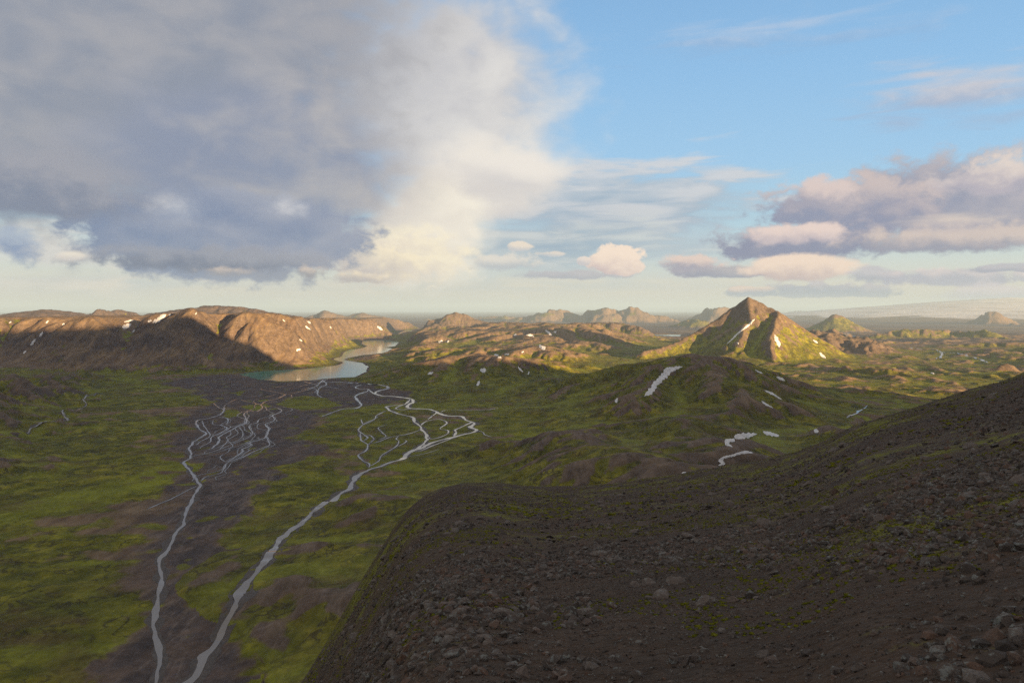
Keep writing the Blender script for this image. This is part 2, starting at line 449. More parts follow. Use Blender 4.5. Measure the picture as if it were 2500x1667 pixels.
# --- the pyramid
ridge('pyramid_mountain', [P(1826, 724, 5600), P(1862, 741, 5560), P(1897, 757, 5480), P(1938, 797, 5560), P(1992, 866, 5700)], 1.2, 1500, 0, 4, (10, 200), (7, 90), 41, 6000)
ridge('pyramid_mountain', [P(1826, 724, 5600), P(1795, 745, 5620), P(1760, 772, 5600), P(1700, 810, 5550), P(1640, 839, 5450), P(1570, 856, 5300)], 0.82, 1500, 0, 5, (14, 200), (6, 100), 42, 3500)
ridge('pyramid_mountain', [P(1897, 759, 5470), P(1893, 800, 5150), P(1880, 850, 4930), P(1890, 880, 4830), P(1905, 903, 4770)], 0.78, 1300, 0, 8, (18, 200), (7, 110), 43, 2500)
ridge('pyramid_mountain', [P(1815, 790, 5350), P(1800, 850, 5080), P(1830, 885, 4900)], 0.52, 900, 0, 25, (40, 200), (6, 130), 44, 3000)
# --- lava hill at its right foot
mesa('lava_hill', [P(1965, 806, 6600), P(2014, 808, 6900), P(2060, 815, 6900), P(2104, 826, 6600), P(2150, 842, 6200), P(2120, 850, 5950), P(2070, 832, 6150), P(2010, 826, 6200)], 0.48, 800, 50, (70, 260), (22, 130), (16, 300), 45)
# --- far cones and ridges to the right
ridge('cone_mountain', [P(2035, 769, 12500), P(2050, 769, 12500)], 0.80, 900, 0, 25, (24, 200), (12, 130), 51, 1100)
ridge('corrugated_ridge', [P(2130, 818, 9200), P(2190, 806, 9300), P(2260, 804, 9400), P(2330, 808, 9500), P(2385, 812, 9300), P(2410, 807, 9100), P(2440, 822, 8900)], 0.50, 800, 20, 30, (70, 260), (20, 160), 52)
ridge('brown_knoll', [P(2440, 896, 4200), P(2458, 887, 4200), P(2478, 905, 4150)], 0.52, 500, 0, 12, (24, 120), (8, 60), 53)
for k, (a, b, c) in enumerate([((2045, 905, 4700), (2085, 893, 4700), (2120, 902, 4650)), ((2125, 925, 4000), (2180, 917, 4050), (2225, 926, 4000)), ((2190, 895, 4900), (2270, 886, 5000), (2340, 890, 4900)),
                               ((2230, 935, 3800), (2330, 922, 3900), (2420, 915, 3900)), ((2250, 850, 7000), (2350, 840, 7100), (2480, 835, 7000)), ((2320, 868, 5900), (2420, 855, 6000), (2540, 848, 6000)),
                               ((2080, 950, 3500), (2200, 945, 3500), (2300, 950, 3400))]):
    ridge('grassy_hill', [P(*a), P(*b), P(*c)], 0.30, 700, 20, 40, (90, 260), (12, 160), 54 + k, 1200)
# --- far massifs
def massif(name, prof, Y, seed, slope=0.42):
    pts = [P(u, v, Y * (1 + 0.01 * math.sin(i * 2.1))) for i, (u, v) in enumerate(prof)]
    ridge(name, pts, slope, 1800, 0, 20, (110, 600), (45, 420), seed)
massif('far_massif', [(1262, 776), (1309, 769), (1335, 760), (1356, 754), (1382, 759), (1411, 772)], 23500, 71)
massif('far_twin_massif', [(1425, 779), (1444, 756), (1480, 752), (1505, 758), (1528, 757), (1545, 749), (1560, 758), (1600, 769), (1636, 779)], 22500, 72)
massif('far_table_peak', [(1708, 776), (1730, 754), (1752, 752), (1772, 752), (1800, 765)], 23500, 73)
massif('yellow_dome', [(1675, 787), (1697, 781), (1716, 785)], 16000, 74, 0.3)
massif('low_far_range', [(1040, 780), (1130, 777), (1230, 772), (1270, 777)], 27000, 75, 0.2)
massif('nunatak', [(2395, 783), (2412, 768), (2424, 761), (2437, 770), (2465, 786)], 19500, 76, 0.5)
massif('small_nunatak', [(2462, 795), (2475, 789), (2490, 796)], 17500, 77, 0.5)
massif('horizon_hill', [(1920, 764), (1945, 760), (1990, 761), (2040, 759)], 42000, 78, 0.12)
# --- ice cap
def glacier(x, y):
    ax, ay = x - 25500, y - 37500
    along = ax * 0.555 + ay * 0.832
    across = ax * 0.832 - ay * 0.555
    d = np.hypot(np.where(along < 0, along / 21500, along / 12000), across / 12500)
    h = 600 - 1000 * d ** 1.15
    return h + 12 * fbm(x, y, 2600, 4, 81)
FEATS.append(('glacier', (2000, 42000, 15000, 60000), glacier))
# --- ridge added east out of view, shaped to shade the valley and tableland foot
ridge('added_shade_ridge', [(1500, -1500, 560), (1500, -475, 512), (1500, 191, 440), (1500, 535, 474), (1500, 954, 450), (1500, 1150, 320), (1500, 1369, 180), (1500, 1600, 40)], 1.0, 1300, 0, 15, (30, 300), (10, 160), 91)
ridge('added_shade_ridge', [(2250, 950, 90), (2500, 1312, 55), (2650, 1550, 0)], 0.7, 900, 0, 20, (30, 300), (10, 160), 92)

_AZ = np.array([-180, -150, -120, -90, -60, -45, -35, -25, -15, -10, -8, -5.7, -3.2, -1.3, 0.2, 1.8, 5.2, 8.7, 12.6, 16.0, 19.0, 21.6, 23.0, 24.6, 26.0, 28.7, 32.2, 35.0, 40, 48, 60, 90, 120, 150, 180], float)
_SV = [None] * 10 + [1222, 1196, 1172, 1172, 1189, 1190, 1188, 1172, 1159, 1139, 1131, 1110, 1084, 1045, 1026, 991, 953, 915]
_S = []
for a, s in zip(_AZ, _SV + [None] * 20):
    _S.append(None if s is None else (s - EYE) / F * math.cos(R(a)))
for a, s in zip([-180, -150, -120, -90, -60, -45, -35, -25, -15, -10, 40, 48, 60, 90, 120, 150, 180], [.02, .15, .32, .56, .72, .78, .78, .70, .465, .315, .02, -.07, -.16, -.22, -.22, -.15, .02]):
    _S[list(_AZ).index(a)] = s
_RE = np.interp(_AZ, [-180, -90, -35, -8, -3, 2, 9, 16, 20, 25, 35, 50, 90, 150, 180], [500, 300, 330, 400, 430, 500, 480, 400, 260, 260, 330, 700, 1300, 1300, 500])
EYE_H = 3.2
_AF = np.linspace(-180, 180, 3601)
_SF = np.interp(_AF, _AZ, _S); _RF = np.interp(_AF, _AZ, _RE)
_ker = np.exp(-0.5 * (np.arange(-40, 41) / 13.0) ** 2); _ker /= _ker.sum()
_SF = np.convolve(np.concatenate([_SF[-41:-1], _SF, _SF[1:41]]), _ker, 'valid'); _RF = np.convolve(np.concatenate([_RF[-41:-1], _RF, _RF[1:41]]), _ker, 'valid')

def viewpoint_hill(x, y):
    r = np.hypot(x, y)
    az = np.degrees(np.arctan2(x, y))
    S = np.interp(az, _AF, _SF).astype(np.float32)
    re = np.interp(az, _AF, _RF).astype(np.float32)
    m = S - EYE_H / re
    z = -EYE_H - m * r
    over = np.maximum(r - re * 0.9, 0)
    z = z - 0.0015 * np.minimum(over, 260) ** 2 * (260 / re) ** 0.5 - 0.70 * np.maximum(over - 260, 0)
    amp = np.clip(r / 90, 0, 1)
    z = z + amp * (2.0 * fbm(x, y, 60, 3, 95) + 0.5 * fbm(x, y, 11, 3, 96)) * np.clip(r / 200, 0.12, 1) + 0.05 * np.clip(r / 8, 0, 1) * fbm(x, y, 1.6, 2, 97)
    return z
NAMES = ['ground']

def height(x, y, near=True):
    """height and region of every point"""
    x = np.asarray(x, np.float32); y = np.asarray(y, np.float32)
    h = np.full(x.shape, BASE + 1.2, np.float32)
    reg = np.zeros(x.shape, np.int16)
    r = np.hypot(x, y)
    # rolling ground outside the delta floor
    east = sstep(0, 900, x - (0.02 * y + 150)) * sstep(2300, 3200, y) * (1 - sstep(9000, 14000, y))
    h += east * (26 + 34 * fbm(x, y, 620, 4, 101) + 14 * ridged(x, y, 260, 3, 105))
    h += sstep(14000, 30000, r) * 18 * fbm(x, y, 3000, 3, 107)
    west = sstep(250, 1200, -x - 0.47 * y) * (1 - sstep(5200, 6500, y)) * sstep(2500, 3600, y)
    h += west * (14 + 14 * fbm(x, y, 380, 4, 109))
    for name, bx, f in FEATS:
        if name not in NAMES:
            NAMES.append(name)
        k = NAMES.index(name)
        m = (x > bx[0]) & (x < bx[1]) & (y > bx[2]) & (y < bx[3])
        if not m.any():
            continue
        hf = f(x[m], y[m]).astype(np.float32)
        h0 = h[m]
        # smooth union
        kk = np.float32(18.0)
        t = np.clip(0.5 + 0.5 * (hf - h0) / kk, 0, 1)
        hn = h0 + (hf - h0) * t + kk * t * (1 - t)
        rg = reg[m]
        rg[(hf > h0)] = k
        reg[m] = rg
        h[m] = hn
    # floor of the delta, dead flat towards the lake
    # lakes
    for L in LAKES_W:
        xs = [p[0] for p in L]; ys = [p[1] for p in L]
        m = (x > min(xs) - 500) & (x < max(xs) + 500) & (y > min(ys) - 500) & (y < max(ys) + 500)
        if m.any():
            wob = 8 * fbm(x[m], y[m], 90, 3, 121)
            sd = sdist(x[m], y[m], L) + wob
            hm = h[m]
            lim = BASE + np.where(sd > 0, 0.06 + 0.012 * sd + 0.00045 * sd * sd * sstep(10, 80, sd), np.maximum(sd * 0.08, -12) - 0.3)
            lim = np.where(sd > 330, 1e6, lim)
            k2 = sstep(120, 330, sd)
            hm = np.where(sd <= 0, lim, np.where(sd < 330, np.minimum(hm, lim) * (1 - k2) + hm * k2, hm))
            h[m] = hm
            rg = reg[m]; rg[sd < 5] = 0; reg[m] = rg
    if near:
        if 'viewpoint_slope' not in NAMES:
            NAMES.append('viewpoint_slope')
        m = r < 5000
        hf = viewpoint_hill(x[m], y[m])
        h0 = h[m]
        rg = reg[m]
        rg[hf > h0] = NAMES.index('viewpoint_slope')
        reg[m] = rg
        kk = np.clip(r[m] / 20, 0.2, 30)
        t = np.clip(0.5 + 0.5 * (hf - h0) / kk, 0, 1)
        h[m] = h0 + (hf - h0) * t + kk * t * (1 - t)
    return h, reg

# ------------------------------------------------------------------ erosion on a 10 m grid over the middle distance
GX0, GX1, GY0, GY1, GS = -5300.0, 5900.0, 500.0, 11300.0, 10.0
gx = np.arange(GX0, GX1, GS, dtype=np.float32)
gy = np.arange(GY0, GY1, GS, dtype=np.float32)
XX, YY = np.meshgrid(gx, gy)
HG, REGG = height(XX, YY)
FLOW = np.zeros_like(HG)
HARD = np.ones_like(HG)

def erode(H, flow, H0, rounds=3, n=170000, steps=70, seed=5, cut=60, fill=30, lim=1.0, dep_lim=0.7):
    ny, nx = H.shape
    rs = np.random.RandomState(seed)
    for rd in range(rounds):
        px = rs.rand(n).astype(np.float32) * (nx - 4) + 1.5
        py = rs.rand(n).astype(np.float32) * (ny - 4) + 1.5
        dx = np.zeros(n, np.float32); dy = np.zeros(n, np.float32)
        sed = np.zeros(n, np.float32); water = np.ones(n, np.float32); vel = np.ones(n, np.float32)
        for st in range(steps):
            ix = px.astype(np.int32); iy = py.astype(np.int32)
            fx = px - ix; fy = py - iy
            idx = iy * nx + ix
            Hf = H.ravel()
            h00, h10, h01, h11 = Hf[idx], Hf[idx + 1], Hf[idx + nx], Hf[idx + nx + 1]
            gxx = (h10 - h00) * (1 - fy) + (h11 - h01) * fy
            gyy = (h01 - h00) * (1 - fx) + (h11 - h10) * fx
            hh = (h00 * (1 - fx) + h10 * fx) * (1 - fy) + (h01 * (1 - fx) + h11 * fx) * fy
            dx = dx * 0.25 - gxx * 0.75
            dy = dy * 0.25 - gyy * 0.75
            l = np.sqrt(dx * dx + dy * dy) + 1e-6
            dx /= l; dy /= l
            nxp = np.clip(px + dx, 1, nx - 3); nyp = np.clip(py + dy, 1, ny - 3)
            jx = nxp.astype(np.int32); jy = nyp.astype(np.int32)
            gx_, gy_ = nxp - jx, nyp - jy
            j = jy * nx + jx
            h2 = (Hf[j] * (1 - gx_) + Hf[j + 1] * gx_) * (1 - gy_) + (Hf[j + nx] * (1 - gx_) + Hf[j + nx + 1] * gx_) * gy_
            dh = h2 - hh
            cap = np.maximum(-dh, 0.02) * vel * water * 2.4
            dep = np.where(dh > 0, np.minimum(sed, dh), np.where(sed > cap, (sed - cap) * 0.25, -np.minimum((cap - sed) * 0.34, np.maximum(-dh, 0) * 0.5)))
            sed = sed - dep
            w00 = (1 - fx) * (1 - fy); w10 = fx * (1 - fy); w01 = (1 - fx) * fy; w11 = fx * fy
            allidx = np.concatenate([idx, idx + 1, idx + nx, idx + nx + 1])
            allw = np.concatenate([dep * w00, dep * w10, dep * w01, dep * w11])
            H += np.clip(np.bincount(allidx, allw, nx * ny), -lim, dep_lim).reshape(ny, nx).astype(np.float32)
            flow += np.bincount(idx, water, nx * ny).reshape(ny, nx).astype(np.float32)
            vel = np.sqrt(np.clip(vel * vel - dh * 0.3, 0.05, 16))
            water *= 0.985
            px, py = nxp, nyp
        np.clip(H, H0 - cut, H0 + fill, out=H)
    return H, flow

def blur(a, k=1):
    for _ in range(k):
        b = np.pad(a, 1, mode='edge')
        a = (b[:-2, 1:-1] + b[2:, 1:-1] + b[1:-1, :-2] + b[1:-1, 2:] + 4 * b[1:-1, 1:-1]) / 8
    return a
H0 = HG.copy()
HARDNESS = np.ones(len(NAMES), np.float32)
for nm_, k_ in (('pyramid_mountain', 0.15), ('cone_mountain', 0.2), ('brown_knoll', 0.3), ('tableland_mountain', 0.75), ('viewpoint_slope', 0.0), ('added_shade_ridge', 0.2), ('lava_hill', 0.6)):
    HARDNESS[NAMES.index(nm_)] = k_
WEAR = blur(HARDNESS[REGG], 6)
# broad valleys first, on a grid four times coarser
ny4, nx4 = HG.shape[0] // 4, HG.shape[1] // 4
HC = HG[:ny4 * 4, :nx4 * 4].reshape(ny4, 4, nx4, 4).mean((1, 3))
HC0 = HC.copy()
HC, _ = erode(HC, np.zeros_like(HC), HC0, 5, 16000, 55, 3, 62, 14, 1.6, 0.8)
DC = blur(HC - HC0, 1)
yy_, xx_ = np.clip((np.arange(HG.shape[0]) - 1.5) / 4, 0, ny4 - 1.01), np.clip((np.arange(HG.shape[1]) - 1.5) / 4, 0, nx4 - 1.01)
yi_, xi_ = yy_.astype(int), xx_.astype(int)
fy2, fx2 = (yy_ - yi_)[:, None], (xx_ - xi_)[None, :]
DU = (DC[yi_][:, xi_] * (1 - fx2) + DC[yi_][:, xi_ + 1] * fx2) * (1 - fy2) + (DC[yi_ + 1][:, xi_] * (1 - fx2) + DC[yi_ + 1][:, xi_ + 1] * fx2) * fy2
HG = (HG + blur(DU, 2) * WEAR).astype(np.float32)
H1 = HG.copy()
HG, FLOW = erode(HG, FLOW, H1)
HG = H1 + (HG - H1) * np.clip(WEAR + 0.35, 0, 1)
HG = 0.8 * HG + 0.2 * blur(HG, 1)
# keep the delta floor and the shores as laid out
keep = sstep(3.0, 16.0, H0 - BASE)
HG = np.where(H0 < BASE + 3.0, H0, H0 * (1 - keep) + HG * keep)
FLOW = np.log1p(blur(FLOW, 1))
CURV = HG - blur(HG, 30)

def gsample(A, x, y):
    fx = np.clip((x - GX0) / GS, 0, A.shape[1] - 1.001); fy = np.clip((y - GY0) / GS, 0, A.shape[0] - 1.001)
    ix = fx.astype(np.int32); iy = fy.astype(np.int32)
    fx = fx - ix; fy = fy - iy
    return (A[iy, ix] * (1 - fx) + A[iy, ix + 1] * fx) * (1 - fy) + (A[iy + 1, ix] * (1 - fx) + A[iy + 1, ix + 1] * fx) * fy

# ------------------------------------------------------------------ the sheet of land: rings round the viewpoint, finer where the picture looks
def rings(a, b, q):
    n = int(math.log(b / a) / math.log(q)) + 1
    return list(np.geomspace(a, b, n, endpoint=False))
rr = rings(0.4, 9, 1.1) + rings(9, 60, 1.025) + rings(60, 700, 1.013) + rings(700, 12000, 1.0044) + rings(12000, 30000, 1.006) + rings(30000, 110000, 1.03) + [110000]
rr = np.array(rr, np.float32)
dense = np.arange(-37.5, 37.51, 0.1)
side = 37.5 + np.cumsum(np.geomspace(0.15, 5.0, 62)); side = side[side < 178]
azs = np.radians(np.concatenate([[-180], -side[::-1], dense, side, [180]])).astype(np.float32)
RA, AA = np.meshgrid(rr, azs, indexing='ij')
PX, PY = RA * np.sin(AA), RA * np.cos(AA)
inA = (PX > GX0 + 60) & (PX < GX1 - 60) & (PY > GY0 + 60) & (PY < GY1 - 60)
PH = np.zeros_like(PX); REG = np.zeros(PX.shape, np.int16); PF = np.zeros_like(PX)
out = ~inA
near = RA < 1300
calc = out | near
hh, rg = height(PX[calc], PY[calc])
PH[calc] = hh; REG[calc] = rg
gi = inA
edge = np.minimum(np.minimum(PX[gi] - GX0, GX1 - PX[gi]), np.minimum(PY[gi] - GY0, GY1 - PY[gi]))
wg = sstep(60, 400, edge) * sstep(700, 1200, RA[gi])
hg = gsample(HG, PX[gi], PY[gi])
hcalc = np.where(calc[gi], PH[gi], hg)
wg = np.where(calc[gi], wg, 1.0)
PH[gi] = hcalc * (1 - wg) + hg * wg
ri = np.clip(((PX[gi] - GX0) / GS + .5).astype(int), 0, REGG.shape[1] - 1); rj = np.clip(((PY[gi] - GY0) / GS + .5).astype(int), 0, REGG.shape[0] - 1)
REG[gi] = np.where(calc[gi], REG[gi], REGG[rj, ri])
PF[gi] = gsample(FLOW, PX[gi], PY[gi])
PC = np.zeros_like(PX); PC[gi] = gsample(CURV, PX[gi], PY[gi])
# fine relief on slopes
above = sstep(4, 25, PH - BASE)
det = (RA > 900) & (RA < 30000)
PH[det] += (above[det] * (1.1 * fbm(PX[det], PY[det], 55, 3, 131) + np.clip(RA[det] / 6000, 0, 2.5) * 1.1 * ridged(PX[det], PY[det], 140, 2, 135) - 1.0))
# courses of the streams over the delta
def px(ox, oy, k, pts, z=-398.8):
    return [G(ox + k * a, oy + k * b, z) for a, b in pts]
c1 = lambda w, *p: (px(420, 900, .2092, p), w * 0.52)
c2 = lambda w, *p: (px(800, 900, .2092, p), w * 0.62)
c4 = lambda w, *p: (px(0, 720, .3614, p), w)
west_braid = [
    c1(11, (600, 450), (600, 500), (540, 545), (430, 580), (300, 600), (290, 650), (320, 700), (390, 750), (360, 780), (270, 840), (230, 890), (190, 930), (220, 990), (210, 1040), (130, 1090), (150, 1130), (200, 1180), (250, 1250), (310, 1330), (340, 1350), (290, 1430), (220, 1568), (120, 1800), (-20, 2060), (-150, 2280), (-120, 2560), (-230, 2900), (-150, 3300), (-200, 3700)),
    c1(10, (1330, 300), (1290, 320), (1230, 350), (1100, 380), (1040, 420), (1060, 450), (980, 500), (900, 490), (840, 530), (870, 590), (850, 640), (760, 680), (620, 750), (540, 800), (550, 840), (480, 920), (420, 940)),
    c1(7, (1060, 450), (1200, 455), (1280, 480), (1260, 510), (1170, 545), (1200, 600), (1090, 650), (1130, 710), (1100, 790), (1060, 820), (910, 860), (920, 890), (820, 940), (830, 970), (640, 1090)),
    c1(6, (1100, 790), (1140, 890), (990, 950), (800, 1040), (650, 1100), (610, 1170), (560, 1220), (400, 1260), (340, 1310)),
    c1(5, (930, 640), (900, 680), (940, 760), (870, 810), (730, 870), (560, 940), (430, 980), (340, 1000), (230, 1020)),
    c1(6, (560, 560), (640, 580), (650, 630), (580, 660), (640, 690), (560, 750), (460, 790)),
    c1(5, (350, 600), (370, 660), (420, 730), (440, 790), (330, 850), (280, 890)),
    c1(5, (480, 600), (480, 650), (580, 660)),
    c1(9, (1330, 300), (1440, 280), (1600, 240), (1700, 190), (1760, 130)),
    c1(6, (480, 400), (540, 450), (600, 480), (560, 545)),
    c1(6, (1040, 420), (900, 390), (760, 360), (640, 410), (600, 450)),
    c1(6, (1430, 180), (1200, 220), (1040, 240), (1190, 270), (1330, 300)),
    c1(5, (1170, 545), (1020, 590), (990, 630), (900, 650), (850, 640)),
    c1(4, (680, 930), (660, 970), (580, 1010), (560, 1040), (610, 1080), (640, 1090)),
    c1(4, (740, 700), (770, 750), (720, 790), (650, 830), (640, 860), (560, 940)),
    c1(4, (790, 680), (830, 770), (780, 830), (700, 870)),
    c1(3.5, (910, 860), (760, 930), (680, 930)),
    c1(6, (290, 1370), (180, 1420), (0, 1510), (-300, 1640)),
    c1(3, (520, 1120), (480, 1160), (430, 1180), (410, 1210)),
]
mouth = [c1(9, (1540, 150), (1620, 170), (1700, 190)), c1(8, (1480, 210), (1560, 190), (1680, 175), (1780, 140)), c1(8, (1760, 130), (1800, 180), (1720, 230), (1700, 300), (1760, 340)),
         c1(8, (1500, 250), (1600, 225), (1710, 215), (1820, 190)), c1(7, (1700, 170), (1850, 110), (1920, 115)), c1(7, (1720, 200), (1830, 215), (1950, 230)), c1(6, (1560, 170), (1650, 150), (1760, 120)), c1(6, (1620, 215), (1690, 250), (1660, 280))]
east_braid = [
    c2(17, (-100, 160), (0, 155), (200, 160), (400, 180), (580, 205), (700, 240), (600, 260), (560, 290), (650, 320), (800, 325), (940, 345), (1000, 375), (930, 440), (980, 465), (1180, 475), (1300, 520), (1400, 550), (1550, 555), (1600, 590), (1690, 620), (1720, 640), (1670, 680), (1730, 715), (1690, 740), (1520, 785), (1380, 820), (1240, 860), (1080, 930), (1000, 960), (900, 1030), (800, 1080), (640, 1140), (480, 1190), (330, 1250), (290, 1310), (270, 1390), (150, 1450), (50, 1540), (-100, 1690), (-400, 1950), (-700, 2340), (-1100, 2900), (-1480, 3480), (-1770, 3824)),
    c2(12, (960, 360), (950, 385), (890, 420), (760, 430), (680, 450), (760, 500), (900, 545), (990, 565), (1020, 620), (1090, 680), (1110, 730), (1170, 790), (1130, 860), (1080, 910), (1000, 950)),
    c2(6, (1090, 710), (980, 750), (840, 780), (720, 800), (600, 850), (520, 870)),
    c2(6, (680, 490), (580, 540), (540, 590), (430, 640), (380, 680), (360, 720), (420, 770), (470, 800), (420, 840)),
    c2(6, (380, 740), (390, 830), (470, 890), (440, 960), (360, 1010), (420, 1080), (480, 1110), (480, 1160)),
    c2(5, (470, 890), (510, 850), (540, 820), (500, 780), (420, 770)),
    c2(5, (820, 790), (800, 820), (830, 850), (780, 920), (630, 1010), (600, 1080), (490, 1140)),
    c2(6, (1090, 660), (1160, 610), (1300, 590), (1390, 630), (1310, 700), (1400, 720), (1380, 770), (1220, 820), (1170, 790)),
    c2(8, (1690, 620), (1560, 680), (1490, 710), (1500, 740), (1470, 790)),
    c2(7, (1280, 510), (1220, 550), (1170, 590)),
    c2(12, (480, 250), (460, 265), (350, 300), (330, 340), (390, 420), (330, 460), (180, 470), (50, 510), (-60, 560)),
    c2(11, (400, 190), (320, 215), (370, 235), (480, 245), (540, 290), (600, 310)),
    c2(7, (1500, 795), (1300, 870), (1080, 960), (1000, 965)),
    c2(7, (980, 465), (880, 480), (800, 465), (830, 440), (890, 420)),
    c2(5, (2000, 460), (1860, 480), (1700, 485), (1500, 480), (1370, 485), (1310, 510)),
    c2(4, (1730, 715), (1810, 740), (1830, 770), (1920, 800)),
    c2(4, (700, 650), (590, 690), (640, 750), (680, 790), (600, 830)),
    c2(4, (390, 590), (420, 650), (520, 610), (580, 560)),
    c2(4, (820, 905), (920, 850), (900, 830)),
    c2(4, (960, 1020), (1100, 1000), (1300, 940)),
]
side_stream = [c4(5, (660, 660), (560, 720), (580, 750), (500, 785), (420, 810), (460, 860), (370, 890), (230, 930), (180, 955)), c4(4, (500, 740), (560, 715)), c4(3, (370, 890), (440, 880))]
# hummocks on the moss of the delta, away from gravel and water
fl = (PH < BASE + 4) & (RA < 6000) & (np.abs(AA) < 0.68)
fx_, fy_ = PX[fl], PY[fl]
dr_ = np.full(fx_.shape, 400, np.float32)
for line, w_ in west_braid + mouth + east_braid + side_stream:
    xs_ = [p[0] for p in line]; ys_ = [p[1] for p in line]
    m = (fx_ > min(xs_) - 120) & (fx_ < max(xs_) + 120) & (fy_ > min(ys_) - 120) & (fy_ < max(ys_) + 120)
    if m.any():
        d_, _ = seg_dist(fx_[m], fy_[m], [(a, b, 0) for a, b in line])
        dr_[m] = np.minimum(dr_[m], d_)
lk_ = np.full(fx_.shape, 400, np.float32)
d_, _ = seg_dist(fx_, fy_, [(a, b, 0) for a, b in LAKES_W[0]], True)
calm = sstep(18, 75, dr_) * sstep(60, 200, d_)
hum = 1.2 * fbm(fx_, fy_, 210, 3, 141) + 2.6 * np.clip(ridged(fx_ + 18 * fbm(fx_, fy_, 90, 2, 143), fy_ * 1.25, 85, 3, 145) - 0.2, 0, 2)
PH[fl] += calm * hum * (1 - 0.75 * (1 - sstep(-30, 40, sdist(fx_, fy_, GRAVEL))))
HUM = np.zeros_like(PH); HUM[fl] = calm * hum

def hmesh(x, y):
    """height of the built sheet"""
    x = np.asarray(x, np.float64); y = np.asarray(y, np.float64)
    r = np.hypot(x, y); a = np.arctan2(x, y)
    i = np.clip(np.searchsorted(rr, r) - 1, 0, len(rr) - 2); j = np.clip(np.searchsorted(azs, a) - 1, 0, len(azs) - 2)
    fr = np.clip((r - rr[i]) / (rr[i + 1] - rr[i]), 0, 1); fa = np.clip((a - azs[j]) / (azs[j + 1] - azs[j]), 0, 1)
    return (PH[i, j] * (1 - fr) + PH[i + 1, j] * fr) * (1 - fa) + (PH[i, j + 1] * (1 - fr) + PH[i + 1, j + 1] * fr) * fa

_ys = np.geomspace(750, 30000, 4000)
def land_at(u, v, ymin=750):
    """the spot of land seen at a place in the picture"""
    ys = _ys[_ys > ymin]
    x = (u - 1250) / F * ys
    los = -(v - EYE) / F * ys
    hit = hmesh(x, ys) > los
    k = int(np.argmax(hit)) if hit.any() else len(ys) - 1
    return x[k], ys[k]

# ------------------------------------------------------------------ what grows and lies where
TX = np.gradient(PX, axis=0); TY = np.gradient(PY, axis=0); TZ = np.gradient(PH, axis=0)
UX = np.gradient(PX, axis=1); UY = np.gradient(PY, axis=1); UZ = np.gradient(PH, axis=1)
NX = TY * UZ - TZ * UY; NY = TZ * UX - TX * UZ; NZ = TX * UY - TY * UX
NL = np.sqrt(NX * NX + NY * NY + NZ * NZ) + 1e-9
NZ = np.abs(NZ) / NL
STEEP = np.sqrt(np.clip(1 - NZ * NZ, 0, 1)) / np.maximum(NZ, 0.05)
UP = PH - BASE
BIAS = dict(ground=.60, tableland_mountain=.10, dark_hill=.12, jagged_hill=.05, rounded_hill=.12, broad_hill=.1, pale_peak=.25, low_far_hill=.4, brown_peak=.16, brown_upland=.34,
            shaded_bluff=.5, mossy_hill=.80, streaked_hill=.80, rolling_foothill=.74, gullied_slope=.74, pyramid_mountain=.86, lava_hill=.16, cone_mountain=.72, corrugated_ridge=.80, brown_knoll=.12,
            grassy_hill=.72, far_massif=.5, far_twin_massif=.4, far_table_peak=.25, yellow_dome=.8, low_far_range=.5, nunatak=0, small_nunatak=0.1, horizon_hill=.1, glacier=0, added_shade_ridge=.3, viewpoint_slope=.22)
bias = np.array([BIAS[n] for n in NAMES], np.float32)[REG]
def is_(n):
    return REG == NAMES.index(n)
m = is_('mossy_hill'); bias[m] -= 0.55 * sstep(70, 125, UP[m])
m = is_('streaked_hill'); bias[m] -= 0.35 * sstep(150, 200, UP[m])
m = is_('pyramid_mountain'); bias[m] -= 0.60 * sstep(150, 480, UP[m])
m = is_('tableland_mountain'); bias[m] += 0.45 * (1 - sstep(10, 60, UP[m])) + 0.35 * sstep(6200, 8200, RA[m]) * (1 - sstep(200, 300, UP[m]))
m = is_('brown_upland'); bias[m] += 0.35 * (1 - sstep(60, 130, UP[m]))
m = is_('cone_mountain'); bias[m] -= 0.3 * sstep(200, 300, UP[m])
m = is_('ground'); bias[m] -= 0.30 * sstep(6500, 9500, RA[m])
big = fbm(PX, PY, 420, 4, 201)
mid = fbm(PX, PY, 70, 3, 205)
curv = np.zeros_like(PH)
nz_ = np.where(is_('pyramid_mountain'), 0.35, 1.0)
MOSS = sstep(0.28, 0.66, bias + nz_ * (0.30 * big + 0.13 * mid) - 0.42 * np.clip(STEEP - 0.55, 0, 1) + 0.05 * (PF - 2.2) - 0.055 * np.clip(PC, -4, 6))  # mossier hollows, browner crests; the contrast also stands in for relief shading
GRAV = np.zeros_like(PH)
m = (UP < 6) & (RA < 7000)
sdg = sdist(PX[m], PY[m], GRAVEL) + 60 * fbm(PX[m], PY[m], 260, 4, 211) + 22 * fbm(PX[m], PY[m], 50, 3, 215)
g = 1 - sstep(-25, 25, sdg)
for I in ISLES:
    g *= sstep(-12, 12, sdist(PX[m], PY[m], I) + 14 * fbm(PX[m], PY[m], 60, 3, 217))
GRAV[m] = g
MOSS[m] *= (1 - g * sstep(-0.6, 0.25, 0.42 - fbm(PX[m], PY[m], 70, 3, 219)))
m = (RA > 7500) & (UP < 40)
GRAV[m] = np.maximum(GRAV[m], sstep(7500, 11000, RA[m]) * sstep(-0.35, 0.1, fbm(PX[m], PY[m], 1800, 3, 221) + 0.1) * 0.9)
MOSS[m] *= 1 - GRAV[m]
for L in LAKES_W:
    m = (PX > min(p[0] for p in L) - 200) & (PX < max(p[0] for p in L) + 200) & (PY > min(p[1] for p in L) - 200) & (PY < max(p[1] for p in L) + 200)
    sd = sdist(PX[m], PY[m], L)
    k = 1 - sstep(0, 45, sd + 15 * fbm(PX[m], PY[m], 80, 3, 223))
    GRAV[m] = np.maximum(GRAV[m], k); MOSS[m] *= 1 - k
